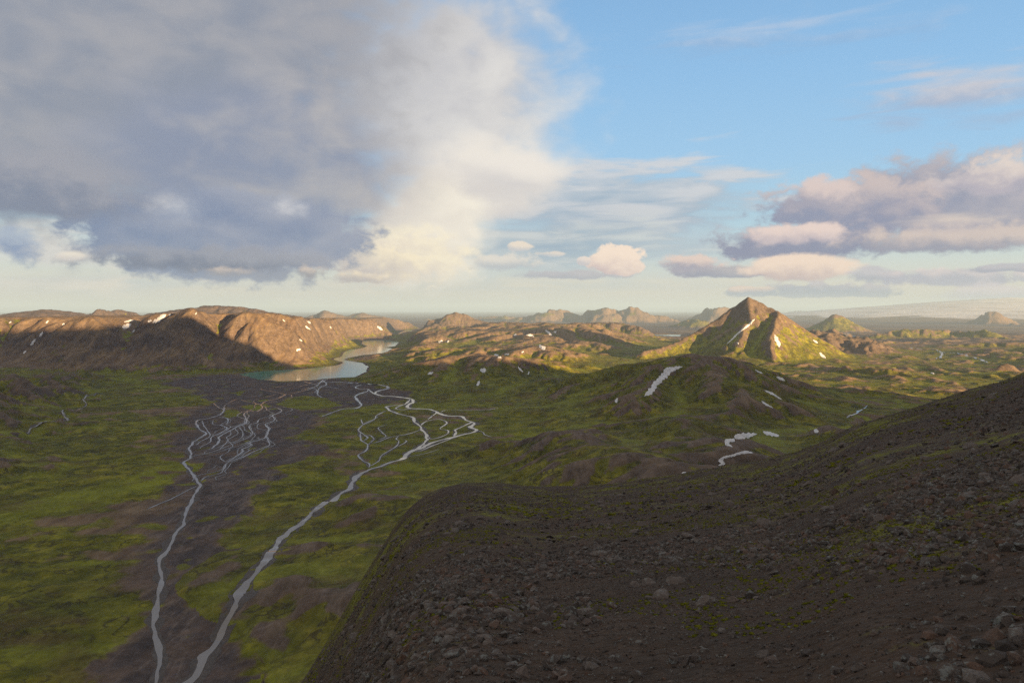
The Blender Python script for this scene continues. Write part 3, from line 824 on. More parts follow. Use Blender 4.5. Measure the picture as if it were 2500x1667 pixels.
for nm_ in ('dark_hill', 'jagged_hill', 'rounded_hill', 'broad_hill'):
    GRAV[is_(nm_)] = 0.9  # sand cover used as a darker tone on the hills behind the rim
GRAV[is_('shaded_bluff')] = 0.5; GRAV[is_('brown_peak')] = 0.3
m = is_('rolling_foothill'); GRAV[m] = 0.6
m = is_('streaked_hill'); GRAV[m] = 0.35
m = is_('gullied_slope'); GRAV[m] = 0.4
ICE = np.where(is_('glacier'), sstep(40, 200, UP + 60 * fbm(PX, PY, 1500, 4, 225)), 0).astype(np.float32)
ROCK = np.clip(sstep(0.55, 1.0, STEEP) + np.where(is_('pyramid_mountain'), sstep(300, 430, UP), 0) + np.where(is_('lava_hill'), 0.5, 0), 0, 1)
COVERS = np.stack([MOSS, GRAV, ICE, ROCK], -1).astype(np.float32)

# ------------------------------------------------------------------ materials
def material(name):
    m = bpy.data.materials.new(name)
    m.use_nodes = True
    n = Nodes(m.node_tree)
    o = n.new('ShaderNodeOutputMaterial')
    b = n.new('ShaderNodeBsdfPrincipled')
    n.t.links.new(b.outputs[0], o.inputs[0])
    return m, n, b

def bump(n, h, dist, strength=1.0, normal=None):
    b = n.new('ShaderNodeBump')
    b.inputs['Strength'].default_value = strength
    b.inputs['Distance'].default_value = dist
    n.put(b.inputs['Height'], h)
    if normal is not None:
        n.put(b.inputs['Normal'], normal)
    return b.outputs[0]

def land_material():
    m, n, b = material('land')
    pos = n.new('ShaderNodeNewGeometry').outputs['Position']
    at = n.new('ShaderNodeAttribute', attribute_name='cover')
    moss, grav, ice = n.sep(at.outputs['Vector'])
    rock = at.outputs['Alpha']
    n1 = n.noise(pos, 1 / 260, 5, 0.6)
    n2 = n.noise(pos, 1 / 45, 6, 0.62)
    n3 = n.noise(pos, 1 / 9, 4, 0.6)
    mo = n.rng(n.math('ADD', moss, n.math('MULTIPLY', n.math('SUBTRACT', n2, 0.5), 0.9)), 0.30, 0.66)
    soil = n.ramp(n1, [(0.3, (0.225, 0.155, 0.088)), (0.5, (0.300, 0.218, 0.122)), (0.7, (0.205, 0.155, 0.105))])
    soil = n.mix(n.rng(n3, 0.35, 0.7, 0, 0.7), soil, (0.170, 0.118, 0.082))
    green = n.ramp(n2, [(0.30, (0.070, 0.074, 0.014)), (0.44, (0.135, 0.138, 0.018)), (0.54, (0.200, 0.194, 0.022)), (0.64, (0.285, 0.258, 0.028)), (0.78, (0.165, 0.128, 0.034))])
    green = n.mix(n.rng(n1, 0.42, 0.68, 0, 0.6), green, (0.098, 0.104, 0.022))
    cut = n.math('ABSOLUTE', n.math('SUBTRACT', n.noise(pos, 1 / 70, 4, 0.6, 0.6), 0.5))
    green = n.mix(n.rng(cut, 0.004, 0.03, 0.75, 0.0), green, (0.052, 0.046, 0.026))
    wet = n.new('ShaderNodeAttribute', attribute_name='flow').outputs['Fac']
    green = n.mix(n.rng(wet, 2.4, 4.4, 0, 0.8), green, (0.225, 0.245, 0.026))
    soil = n.mix(n.rng(wet, 2.0, 4.2, 0, 0.55), soil, (0.125, 0.085, 0.062))
    run = n.noise(n.vmath('MULTIPLY', pos, (1 / 20, 1 / 240, 1 / 240)), 1.0, 4, 0.6, 0.2)
    soil = n.mix(n.rng(run, 0.40, 0.66, 0.0, 0.75), soil, (0.135, 0.092, 0.066))
    stone = n.ramp(n3, [(0.3, (0.075, 0.062, 0.056)), (0.7, (0.170, 0.130, 0.105))])
    old = n.math('ABSOLUTE', n.math('SUBTRACT', n.noise(n.vmath('MULTIPLY', pos, (1 / 45, 1 / 190, 1 / 60)), 1.0, 4, 0.6, 0.5), 0.5))
    n4 = n.noise(pos, 1 / 130, 5, 0.65, 0.4)
    green = n.mix(n.rng(n4, 0.50, 0.66, 0, 0.6), green, n.mix(n2, (0.120, 0.082, 0.044), (0.150, 0.112, 0.040)))
    sand = n.ramp(n2, [(0.3, (0.070, 0.060, 0.062)), (0.5, (0.105, 0.086, 0.082)), (0.72, (0.150, 0.108, 0.090))])
    sand = n.mix(n.rng(old, 0.0, 0.035, 0.55, 0.0), sand, (0.20, 0.165, 0.145))
    sand = n.mix(n.rng(n4, 0.5, 0.6, 0, 0.5), sand, (0.165, 0.115, 0.085))
    c = n.mix(n.math('MULTIPLY', rock, 0.75), soil, stone)
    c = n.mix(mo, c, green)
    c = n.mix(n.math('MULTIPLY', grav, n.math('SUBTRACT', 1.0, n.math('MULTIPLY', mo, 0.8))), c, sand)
    streak = n.noise(n.vmath('MULTIPLY', pos, (1 / 900, 1 / 2600, 1 / 90)), 1.0, 6, 0.65)
    icec = n.mix(n.rng(streak, 0.42, 0.66), (0.80, 0.79, 0.80), (0.52, 0.49, 0.49))
    c = n.mix(n.rng(n.math('ADD', ice, n.math('MULTIPLY', n.math('SUBTRACT', streak, 0.5), 0.9)), 0.3, 0.7), c, icec)
    n5 = n.noise(n.vmath('MULTIPLY', pos, (1 / 34, 1 / 60, 1 / 34)), 1.0, 4, 0.65, 0.3)
    tone = n.math('MULTIPLY', n.rng(n5, 0.30, 0.68, 0.66, 1.22, False), n.rng(n3, 0.3, 0.7, 0.76, 1.22, False))
    c = n.mix(n.math('SUBTRACT', 1.0, ice), c, n.vmath('SCALE', c, None), 'MIX')
    n.put(n.t.nodes[-2].inputs['Scale'] if n.t.nodes[-2].bl_idname == 'ShaderNodeVectorMath' else n.t.nodes[-1].inputs['Scale'], tone)
    n.put(b.inputs['Base Color'], c)
    b.inputs['Roughness'].default_value = 0.95
    b.inputs['Specular IOR Level'].default_value = 0.15
    h = n.math('ADD', n.math('MULTIPLY', n2, 3.6), n.math('MULTIPLY', n3, 1.3))
    n.put(b.inputs['Normal'], bump(n, h, 1.0, 0.9))
    return m
LAND = land_material()

def water_material(name, body, rough, ripple):
    m, n, b = material(name)
    pos = n.new('ShaderNodeNewGeometry').outputs['Position']
    b.inputs['Base Color'].default_value = (*body, 1)
    b.inputs['Roughness'].default_value = rough
    b.inputs['IOR'].default_value = 1.33
    n.put(b.inputs['Normal'], bump(n, n.noise(pos, ripple, 3, 0.6), 0.06, 0.35))
    return m
LAKE = water_material('lake_water', (0.12, 0.36, 0.30), 0.10, 0.25)
RIVER = water_material('river_water', (0.26, 0.25, 0.25), 0.08, 0.5)

# ------------------------------------------------------------------ objects
def mesh_object(name, verts, faces, mat, smooth=True):
    me = bpy.data.meshes.new(name)
    verts = np.asarray(verts, np.float32); faces = np.asarray(faces, np.int32)
    k = faces.shape[1]
    me.vertices.add(len(verts)); me.vertices.foreach_set('co', verts.ravel())
    me.loops.add(faces.size); me.loops.foreach_set('vertex_index', faces.ravel())
    me.polygons.add(len(faces))
    me.polygons.foreach_set('loop_start', np.arange(0, faces.size, k, dtype=np.int32))
    me.polygons.foreach_set('loop_total', np.full(len(faces), k, np.int32))
    me.update(calc_edges=True)
    me.polygons.foreach_set('use_smooth', np.full(len(faces), smooth))
    me.materials.append(mat)
    o = bpy.data.objects.new(name, me)
    COL.objects.link(o)
    return o

def tag(o, label, cat, group=None, kind=None):
    o['label'] = label
    o['category'] = cat
    if group:
        o['group'] = group
    if kind:
        o['kind'] = kind
    return o

nr, na = PX.shape
ii, jj = np.meshgrid(np.arange(nr - 1), np.arange(na - 1), indexing='ij')
v0 = (ii * na + jj).ravel()
QUADS = np.stack([v0, v0 + 1, v0 + na + 1, v0 + na], -1)
QREG = REG.ravel()[v0]
VERTS = np.stack([PX, PY, PH], -1).reshape(-1, 3)
CV = COVERS.reshape(-1, 4)
LAND_LABELS = dict(
    ground=('flat green and dark valley floor with braided streams running to the lake', 'ground'),
    tableland_mountain=('long brown flat-topped mountain with sunlit rim above the delta and lake', 'mountain'),
    dark_hill=('low dark hill on the flat-topped mountain, left of the jagged one', 'hill'),
    jagged_hill=('small dark hill with a pointed tip behind the flat-topped mountain', 'hill'),
    rounded_hill=('small rounded hill beside the pointed dark one on the skyline', 'hill'),
    broad_hill=('broad smooth dome behind the highest point of the flat-topped mountain', 'hill'),
    pale_peak=('pale hazy peak on the skyline above the left lake shore', 'mountain'),
    low_far_hill=('low hazy hill beyond the far left lake shore', 'hill'),
    brown_peak=('brown peaked hill rising behind the head of the lake', 'mountain'),
    brown_upland=('broad brown upland dotted with snow in the middle of the view', 'upland'),
    shaded_bluff=('dark shaded bluff at the far right end of the brown upland', 'hill'),
    mossy_hill=('green moss hill with brown top sloping down to the delta', 'hill'),
    streaked_hill=('dark green hill carrying the long white snow streak before the pyramid', 'hill'),
    rolling_foothill=('rolling dark foothills with moss between the snow-streaked hill and the rocky slope', 'hills'),
    gullied_slope=('dark green gullied slope at the left side of the delta', 'hillside'),
    pyramid_mountain=('tall pyramid shaped green and brown mountain with narrow snow gully', 'mountain'),
    lava_hill=('dark brown rugged hill at the right foot of the pyramid mountain', 'hill'),
    cone_mountain=('steep isolated green cone on the far plain right of the pyramid', 'mountain'),
    corrugated_ridge=('long low ribbed green ridge on the far plain', 'ridge'),
    brown_knoll=('small pointed brown knoll just above the rocky slope', 'hill'),
    grassy_hill=('low green hills around the valley streams right of the pyramid', 'hills'),
    far_massif=('hazy craggy massif on the skyline, left of the larger twin-peaked one', 'mountain'),
    far_twin_massif=('hazy long massif with two summits on the skyline', 'mountain'),
    far_table_peak=('hazy flat-topped peak partly behind the pyramid mountain', 'mountain'),
    yellow_dome=('small yellow green dome left of the pyramid mountain', 'hill'),
    low_far_range=('low pale range beyond the brown upland', 'mountain'),
    nunatak=('dark rock peak standing before the ice cap', 'mountain'),
    small_nunatak=('small dark rock cone right of the larger rock peak', 'mountain'),
    horizon_hill=('faint flat hills on the horizon left of the ice cap', 'hills'),
    glacier=('wide pale ice cap with dark streaks on the horizon', 'glacier'),
    added_shade_ridge=('ridge added out of view east of the viewpoint to shade the valley', 'ridge'),
    viewpoint_slope=('dark rocky gravel slope with yellow moss in the foreground', 'hillside'))
for k, nm in enumerate(NAMES):
    sel = QUADS[QREG == k]
    if len(sel) == 0:
        continue
    used, inv = np.unique(sel, return_inverse=True)
    o = mesh_object(nm, VERTS[used], inv.reshape(-1, 4), LAND)
    ca = o.data.attributes.new('cover', 'FLOAT_COLOR', 'POINT')
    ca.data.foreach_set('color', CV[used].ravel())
    fa = o.data.attributes.new('flow', 'FLOAT', 'POINT')
    fa.data.foreach_set('value', PF.ravel()[used].astype(np.float32))
    tag(o, *LAND_LABELS[nm], kind='structure')

# --- the lake: one sheet a little wider than its shore, meeting the land where it dips below the level
def lake_sheet(name, pts, label, z):
    from mathutils.geometry import tessellate_polygon
    from mathutils import Vector
    n = len(pts)
    area = sum(pts[i][0] * pts[(i + 1) % n][1] - pts[(i + 1) % n][0] * pts[i][1] for i in range(n))
    sg = 1 if area > 0 else -1
    outp = []
    for i in range(n):
        (ax, ay), (bx, by), (cx, cy) = pts[i - 1], pts[i], pts[(i + 1) % n]
        tx, ty = cx - ax, cy - ay
        l = math.hypot(tx, ty) or 1
        outp.append(Vector((bx + ty / l * sg * 14, by - tx / l * sg * 14, z)))
    tri = tessellate_polygon([outp])
    o = mesh_object(name, [tuple(v) for v in outp], [t for t in tri], LAKE, False)
    return tag(o, label, 'lake', kind='structure')
lake_sheet('lake', LAKES_W[0], 'long turquoise lake winding back between the mountain and the brown upland', BASE)
lake_sheet('lake', LAKES_W[1], 'farthest pale bend of the lake below the brown peak', BASE)
lake_sheet('lake', LAKES_W[2], 'thin strip of bright water on the far plain left of the pyramid', BASE)

# --- braided streams: ribbons of water lying in the delta floor
def smooth_line(pts, step):
    pts = np.array(pts, float)
    if len(pts) < 3:
        return pts
    p = np.vstack([2 * pts[0] - pts[1], pts, 2 * pts[-1] - pts[-2]])
    outp = []
    for i in range(1, len(p) - 2):
        L = np.hypot(*(p[i + 1] - p[i]))
        for t in np.linspace(0, 1, max(2, int(L / step)), endpoint=False):
            a, b, c, d = p[i - 1], p[i], p[i + 1], p[i + 2]
            outp.append(0.5 * ((2 * b) + (c - a) * t + (2 * a - 5 * b + 4 * c - d) * t * t + (3 * b - a - 3 * c + d) * t ** 3))
    outp.append(p[-2])
    return np.array(outp)

def ribbon(line, width, seed, lift=0.3, wob=0.6, follow=False):
    line = smooth_line(line, 7.0)
    n = len(line)
    s = np.arange(n) * 1.0
    t = np.gradient(line, axis=0)
    t /= np.hypot(t[:, 0], t[:, 1])[:, None] + 1e-9
    nr_ = np.stack([-t[:, 1], t[:, 0]], -1)
    line = line + nr_ * (width * wob * fbm(s, s * 0 + seed, 14, 3, 301))[:, None]
    wl = width * np.clip(0.5 + 0.6 * fbm(s, s * 0 + seed, 9, 3, 303), 0.28, 1.1) * 1.0
    wr = width * np.clip(0.5 + 0.6 * fbm(s, s * 0 + seed, 9, 3, 307), 0.28, 1.1) * 1.0
    ta = np.clip(np.minimum(s, s[::-1]) / 5.0 + 0.35, 0, 1)
    a = line + nr_ * (wl * ta)[:, None]
    b = line - nr_ * (wr * ta)[:, None]
    za, zb = hmesh(a[:, 0], a[:, 1]) + lift, hmesh(b[:, 0], b[:, 1]) + lift
    if not follow:
        za = zb = np.maximum(np.maximum(za, zb), hmesh(line[:, 0], line[:, 1]) + lift)
    v = np.empty((2 * n, 3))
    v[0::2, :2] = a; v[1::2, :2] = b
    v[0::2, 2] = za; v[1::2, 2] = zb
    k = np.arange(n - 1) * 2
    return v, np.stack([k, k + 1, k + 3, k + 2], -1)

def bank_material():
    m, n, b = material('wet_gravel')
    pos = n.new('ShaderNodeNewGeometry').outputs['Position']
    k = n.noise(pos, 1 / 6, 5, 0.65)
    n.put(b.inputs['Base Color'], n.ramp(k, [(0.3, (0.045, 0.038, 0.036)), (0.7, (0.110, 0.090, 0.078))]))
    b.inputs['Roughness'].default_value = 0.7
    return m
BANK = bank_material()
def stream(name, lines, label, seed, banks=True):
    vs, fs, off = [], [], 0
    for i, (line, w) in enumerate(lines):
        v, f = ribbon(line, w, seed + i * 3.7, 0.42 + 0.004 * i)
        vs.append(v); fs.append(f + off); off += len(v)
    o = mesh_object(name, np.vstack(vs), np.vstack(fs), RIVER)
    vs, fs, off = [], [], 0
    for i, (line, w) in enumerate(lines if banks else []):
        v, f = ribbon(line, w * 2.0 + 2.0, seed + i * 3.7 + 50, 0.10 + 0.002 * i, 0.3, True)
        vs.append(v); fs.append(f + off); off += len(v)
    if vs:
        bk = mesh_object('bank', np.vstack(vs), np.vstack(fs), BANK)
        bk.parent = o
    return tag(o, label, 'river', kind='structure')

def twins(lines, seed):
    """thinner strands that leave a channel and join it again"""
    more = []
    for i, (line, w) in enumerate(lines):
        if len(line) < 5:
            continue
        for sgn in (1, -1):
            p = smooth_line(line, 25.0)
            n_ = len(p)
            if n_ < 12:
                continue
            t_ = np.gradient(p, axis=0); t_ /= np.hypot(t_[:, 0], t_[:, 1])[:, None] + 1e-9
            k_ = np.arange(n_)
            off = sgn * np.abs(fbm(k_, k_ * 0 + seed + i * 5.1 + sgn, 15, 3, 311)) * 60
            more.append((list(map(tuple, p + np.stack([-t_[:, 1], t_[:, 0]], -1) * off[:, None])), max(1.6, w * 0.42)))
    return more
west_braid = west_braid + twins(west_braid[1:6], 3.0)
stream('braided_river', west_braid, 'thin grey braided streams across the dark gravel of the delta', 1.0)
stream('braided_river', mouth, 'fan of pale stream mouths where the delta meets the lake', 5.0)
stream('braided_river', east_braid, 'bright winding braided river through the green half of the delta', 9.0)
stream('stream', side_stream, 'small pale stream at the foot of the gullied slope', 13.0)
def hill_stream(label, pts, w, seed):
    line = [land_at(u, v) for u, v in pts]
    stream('stream', [(line, w)], label, seed, False)
hill_stream('thin braided stream in the green valley right of the lava hill', [(2290, 858), (2340, 864), (2370, 872), (2400, 880), (2412, 886)], 16, 21)
hill_stream('faint stream winding across the green flats below the ribbed ridge', [(2200, 848), (2245, 852), (2290, 856), (2300, 866), (2285, 876)], 13, 22)
hill_stream('pale pool line on the plain below the cone', [(2068, 822), (2080, 820), (2090, 822)], 40, 23)
hill_stream('stream in the green gully above the rocky slope', [(2118, 990), (2100, 1002), (2085, 1012), (2065, 1020)], 7, 24)

# --- snow patches lying in hollows and gullies
def snow_material():
    m, n, b = material('old_snow')
    pos = n.new('ShaderNodeNewGeometry').outputs['Position']
    k = n.noise(pos, 1 / 9, 5, 0.6)
    n.put(b.inputs['Base Color'], n.ramp(k, [(0.3, (0.52, 0.52, 0.54)), (0.6, (0.76, 0.77, 0.80))]))
    b.inputs['Roughness'].default_value = 0.8
    n.put(b.inputs['Normal'], bump(n, k, 1.2, 0.6))
    return m
SNOW = snow_material()
def snow_patch(stroke, label, group=None):
    """stroke: (u, v, width) along the patch; laid on the land with a swollen middle and thin ragged edge"""
    st = np.array(stroke, float)
    seg = np.hypot(np.diff(st[:, 0]), np.diff(st[:, 1]))
    cum = np.concatenate([[0], np.cumsum(seg)])
    n = int(max(7, cum[-1] / 1.4)); m = 7
    s = np.linspace(0, cum[-1], n)
    u = np.interp(s, cum, st[:, 0]); v = np.interp(s, cum, st[:, 1]); w = np.interp(s, cum, st[:, 2])
    du, dv = np.gradient(u), np.gradient(v)
    l = np.hypot(du, dv) + 1e-9
    seed = float(st[0, 0] * 0.37)
    capf = np.sqrt(np.clip(1 - (2 * s / cum[-1] - 1) ** 4, 0.03, 1))
    cx, cy = land_at(*st[len(st) // 2, :2])
    V = []
    for i in range(n):
        cx, cy = land_at(u[i], v[i])
        jl = 1 + 0.6 * float(noise(np.array([s[i] / 6.2]), np.array([seed]))[0]); jr = 1 + 0.6 * float(noise(np.array([s[i] / 6.2]), np.array([seed + 7]))[0])
        for j in range(m):
            t = j / (m - 1) * 2 - 1
            q_ = t * w[i] / 2 * capf[i] * (jl if t < 0 else jr)
            x, y = land_at(u[i] - dv[i] / l[i] * q_, v[i] + du[i] / l[i] * q_, max(750, cy * 0.93))
            if y > cy * 1.07:
                k = cy * 1.07 / y; x, y = x * k, y * k
            th = cy / 4000 * (1.6 * (1 - t * t) * capf[i] + 0.25)
            V.append((x, y, float(hmesh(x, y)) + max(th, 0.15) + 0.4))
    dep_ = [V[i * m + m // 2][1] for i in range(n)]
    runs, cur = [], [0]
    for i in range(1, n):
        if abs(dep_[i] - dep_[i - 1]) > 0.12 * dep_[i]:
            runs.append(cur); cur = []
        cur.append(i)
    runs.append(cur)
    runs = sorted([r_ for r_ in runs if len(r_) >= 4], key=len, reverse=True)[:2] or [list(range(n))]
    for k, r_ in enumerate(runs):
        part_v = V[r_[0] * m:(r_[-1] + 1) * m]
        part_f = [(i * m + j, i * m + j + 1, (i + 1) * m + j + 1, (i + 1) * m + j) for i in range(len(r_) - 1) for j in range(m - 1)]
        o = mesh_object('snow_patch', part_v, part_f, SNOW)
        tag(o, label if k == 0 else 'snow remnant just beside the ' + label, 'snow', group or 'snow patches on the hills')
for stroke, label in [
    ([(372, 789, 5), (385, 782, 10), (397, 774, 10), (406, 768, 4)], 'largest snow patch just left of the summit of the flat-topped mountain'),
    ([(361, 787, 4), (370, 782, 5)], 'small snow patch beside the largest one below the flat-topped summit'),
    ([(412, 771, 3), (417, 767, 4)], 'tiny snow patch between the largest one and the flat-topped summit'),
    ([(298, 799, 6), (308, 798, 11), (320, 792, 6)], 'ragged snow patch under the rim left of the largest patch'),
    ([(303, 786, 3), (326, 782, 4)], 'thin flat snow strip along the rim above the ragged patch'),
    ([(329, 805, 3), (324, 812, 3)], 'short thin snow sliver below the ragged patch on the mountain'),
    ([(104, 811, 3), (100, 818, 6), (97, 826, 3)], 'upper of three snow patches in the left mountain gully'),
    ([(87, 828, 3), (81, 837, 6), (74, 845, 4)], 'middle and longest of three snow patches in the left mountain gully'),
    ([(64, 857, 3), (57, 863, 4)], 'lowest of three snow patches in the left mountain gully'),
    ([(112, 790, 4), (119, 783, 3)], 'small snow patch on the sunlit rim above the three gully patches'),
    ([(22, 789, 3), (28, 785, 3)], 'small snow speck on the sunlit rim at the left edge'),
    ([(152, 794, 3), (158, 790, 3)], 'snow speck on the sunlit face right of the three gully patches'),
    ([(480, 763, 3), (477, 769, 3)], 'small snow patch just right of the flat-topped summit'),
    ([(690, 780, 2), (696, 786, 3)], 'thin snow streak under the lit rim above the lake'),
    ([(751, 784, 4), (759, 790, 5)], 'snow patch high on the lit cliff right of the mountain spur'),
    ([(745, 797, 3), (760, 806, 4)], 'long thin snow streak on the lit cliff above the lake'),
    ([(731, 829, 3), (738, 834, 4)], 'small snow patch halfway down the mountain spur'),
    ([(724, 857, 5), (734, 853, 4)], 'low snow patch on the mossy foot of the mountain spur'),
    ([(806, 798, 3), (809, 803, 3)], 'tiny snow speck on the cliff left of the second lake basin'),
    ([(921, 797, 5), (927, 802, 8), (934, 806, 4)], 'snow patch on the lit cliff above the far lake bend'),
    ([(1172, 904, 8), (1179, 904, 12), (1187, 903, 7)], 'bright snow patch on the brown crown of the mossy hill'),
    ([(1170, 930, 4), (1168, 936, 6), (1164, 942, 5)], 'small snow patch in the dark gully under the mossy hill crown'),
    ([(1264, 896, 3), (1270, 902, 4), (1277, 909, 4)], 'thin slanting snow streak on the right of the mossy hill'),
    ([(1292, 907, 4), (1289, 915, 3)], 'short snow streak beside the slanting one on the mossy hill'),
    ([(1044, 914, 3), (1051, 911, 5), (1058, 909, 3)], 'snow patch in the green hollow left of the mossy hill crown'),
    ([(1207, 865, 7), (1215, 869, 8), (1224, 874, 5)], 'large snow patch in the hollow just behind the mossy hill'),
    ([(1231, 866, 3), (1243, 865, 4)], 'narrow snow strip right of the hollow behind the mossy hill'),
    ([(1331, 806, 4), (1340, 813, 5), (1348, 819, 4)], 'slanting snow streak high on the brown upland'),
    ([(1352, 812, 5), (1358, 809, 4)], 'small snow patch right of the slanting streak on the upland'),
    ([(1284, 818, 3), (1296, 819, 5), (1304, 822, 4)], 'curved snow patch left of the slanting streak on the upland'),
    ([(1254, 819, 5), (1261, 817, 4)], 'small snow patch left of the curved one on the upland'),
    ([(1316, 842, 6), (1324, 848, 11), (1331, 853, 6)], 'wedge shaped snow patch in the middle of the brown upland'),
    ([(1070, 836, 4), (1081, 832, 4)], 'snow patch on the left flank of the upland near the lake'),
    ([(1091, 836, 5), (1096, 832, 4)], 'snow speck right of the flank patch on the upland near the lake'),
    ([(1273, 861, 3), (1279, 858, 3)], 'tiny snow speck on the warm lit brow of the upland'),
    ([(1666, 896, 6), (1650, 899, 10), (1633, 906, 18), (1619, 918, 18), (1606, 932, 11), (1596, 945, 12), (1586, 958, 15), (1573, 968, 5)], 'long broad snow streak curving down the dark green hill'),
    ([(1508, 972, 4), (1504, 980, 7), (1506, 984, 4)], 'small snow patch low on the dark green hill left of the streak'),
    ([(1843, 779, 5), (1828, 794, 6), (1812, 806, 4), (1802, 814, 3), (1788, 828, 4), (1774, 841, 2)], 'long thin snow gully down the left face of the pyramid'),
    ([(1891, 817, 3), (1896, 829, 10), (1901, 840, 9), (1903, 848, 4)], 'bright snow wedge on the front of the pyramid below its shoulder'),
    ([(1984, 830, 3), (1997, 838, 4)], 'thin snow streak high on the right edge of the pyramid'),
    ([(2001, 861, 3), (2008, 869, 6), (2016, 875, 4)], 'snow patch at the right foot of the pyramid'),
    ([(1799, 838, 3), (1804, 840, 4)], 'tiny snow speck under the lower end of the pyramid gully'),
    ([(1895, 921, 4), (1906, 925, 7), (1917, 930, 3)], 'upper snow patch on the right flank of the dark green hill'),
    ([(1843, 904, 2), (1863, 913, 3)], 'faint thin snow line near the crest of the dark green hill'),
    ([(1866, 954, 3), (1880, 959, 7), (1890, 965, 5), (1911, 978, 2)], 'tapering snow streak midway down the right flank of the dark green hill'),
    ([(1859, 980, 4), (1871, 988, 5), (1888, 997, 2)], 'lowest thin snow streak on the right flank of the dark green hill'),
    ([(1848, 1059, 5), (1830, 1063, 13), (1812, 1066, 16), (1794, 1070, 13), (1776, 1076, 11), (1775, 1084, 9), (1789, 1092, 4)], 'large hooked snowfield among the rolling foothills'),
    ([(1838, 1106, 6), (1822, 1104, 9), (1806, 1107, 6), (1788, 1113, 5), (1766, 1119, 6), (1757, 1125, 8), (1768, 1132, 9), (1752, 1138, 3)], 'zigzag snow band below the hooked snowfield'),
    ([(1863, 1054, 8), (1880, 1059, 10), (1902, 1064, 8)], 'oblong snow patch right of the hooked snowfield'),
    ([(1987, 1050, 6), (1993, 1052, 9), (1999, 1054, 5)], 'small snow patch beside the rim of the rocky slope'),
    ([(1664, 1157, 5), (1677, 1156, 6)], 'small snow patch just above the gravel brow of the slope'),
    ([(2272, 910, 3), (2281, 913, 4)], 'small snow patch among the low green hills on the right'),
]:
    snow_patch(stroke, label)

# --- stones on the near slope
def stone_material():
    m, n, b = material('lava_stone')
    tc = n.new('ShaderNodeNewGeometry').outputs['Position']
    rnd = n.new('ShaderNodeNewGeometry').outputs['Random Per Island']
    k1 = n.noise(tc, 1.1, 3, 0.6); k2 = n.noise(tc, 9.0, 6, 0.65); k3 = n.noise(tc, 34.0, 4, 0.6)
    c = n.ramp(rnd, [(0.0, (0.044, 0.034, 0.028)), (0.3, (0.078, 0.060, 0.050)), (0.55, (0.105, 0.084, 0.072)), (0.72, (0.130, 0.070, 0.044)), (0.9, (0.150, 0.128, 0.114)), (1.0, (0.065, 0.048, 0.038))])
    c = n.mix(n.rng(k3, 0.4, 0.7, 0, 0.6), c, (0.040, 0.034, 0.031))
    lich = n.rng(n.math('ADD', k2, n.math('MULTIPLY', k1, 0.3)), 0.68, 0.80, 0, 0.7)
    c = n.mix(lich, c, (0.215, 0.235, 0.225))
    n.put(b.inputs['Base Color'], c)
    b.inputs['Roughness'].default_value = 0.92
    n.put(b.inputs['Normal'], bump(n, n.math('ADD', k2, n.math('MULTIPLY', k3, 0.3)), 0.05, 0.8))
    return m
STONE = stone_material()
def slope_material():
    m, n, b = material('gravel_slope')
    pos = n.new('ShaderNodeNewGeometry').outputs['Position']
    k0 = n.noise(pos, 1 / 40, 4, 0.6); k1 = n.noise(pos, 1 / 7, 5, 0.6); k2 = n.noise(pos, 1.4, 6, 0.65)
    vo = n.new('ShaderNodeTexVoronoi'); n.put(vo.inputs['Vector'], pos); vo.inputs['Scale'].default_value = 2.4
    vo2 = n.new('ShaderNodeTexVoronoi'); n.put(vo2.inputs['Vector'], pos); vo2.inputs['Scale'].default_value = 8.0
    c = n.ramp(k1, [(0.3, (0.050, 0.034, 0.024)), (0.55, (0.095, 0.060, 0.040)), (0.75, (0.075, 0.058, 0.046))])
    c = n.mix(n.math('MULTIPLY', n.sep(vo.outputs['Color'])[0], 0.45), c, (0.095, 0.078, 0.066))
    c = n.mix(n.math('MULTIPLY', n.sep(vo2.outputs['Color'])[1], 0.5), c, (0.036, 0.030, 0.026))
    mo = n.rng(n.math('ADD', n.math('MULTIPLY', k0, 0.55), n.math('ADD', n.math('MULTIPLY', k1, 0.5), n.math('MULTIPLY', k2, 0.45))), 0.74, 0.88)
    c = n.mix(mo, c, n.ramp(k2, [(0.3, (0.07, 0.075, 0.010)), (0.7, (0.20, 0.20, 0.020))]))
    n.put(b.inputs['Base Color'], c)
    b.inputs['Roughness'].default_value = 0.95
    b.inputs['Specular IOR Level'].default_value = 0.2
    h = n.math('ADD', n.math('MULTIPLY', n.math('SUBTRACT', 1.0, vo.outputs['Distance']), 0.10), n.math('ADD', n.math('MULTIPLY', n.math('SUBTRACT', 1.0, vo2.outputs['Distance']), 0.05), n.math('MULTIPLY', k2, 0.15)))
    n.put(b.inputs['Normal'], bump(n, h, 1.0, 0.9))
    return m
for o in COL.objects:
    if o.name == 'viewpoint_slope':
        o.data.materials[0] = slope_material()

def moss_material():
    m, n, b = material('yellow_moss')
    pos = n.new('ShaderNodeNewGeometry').outputs['Position']
    k = n.noise(pos, 6.0, 6, 0.65)
    n.put(b.inputs['Base Color'], n.ramp(k, [(0.3, (0.060, 0.070, 0.010)), (0.5, (0.150, 0.155, 0.016)), (0.75, (0.260, 0.250, 0.030))]))
    b.inputs['Roughness'].default_value = 1.0
    b.inputs['Specular IOR Level'].default_value = 0.0
    n.put(b.inputs['Normal'], bump(n, n.noise(pos, 22.0, 5, 0.7), 0.06, 1.0))
    return m
MOSSM = moss_material()

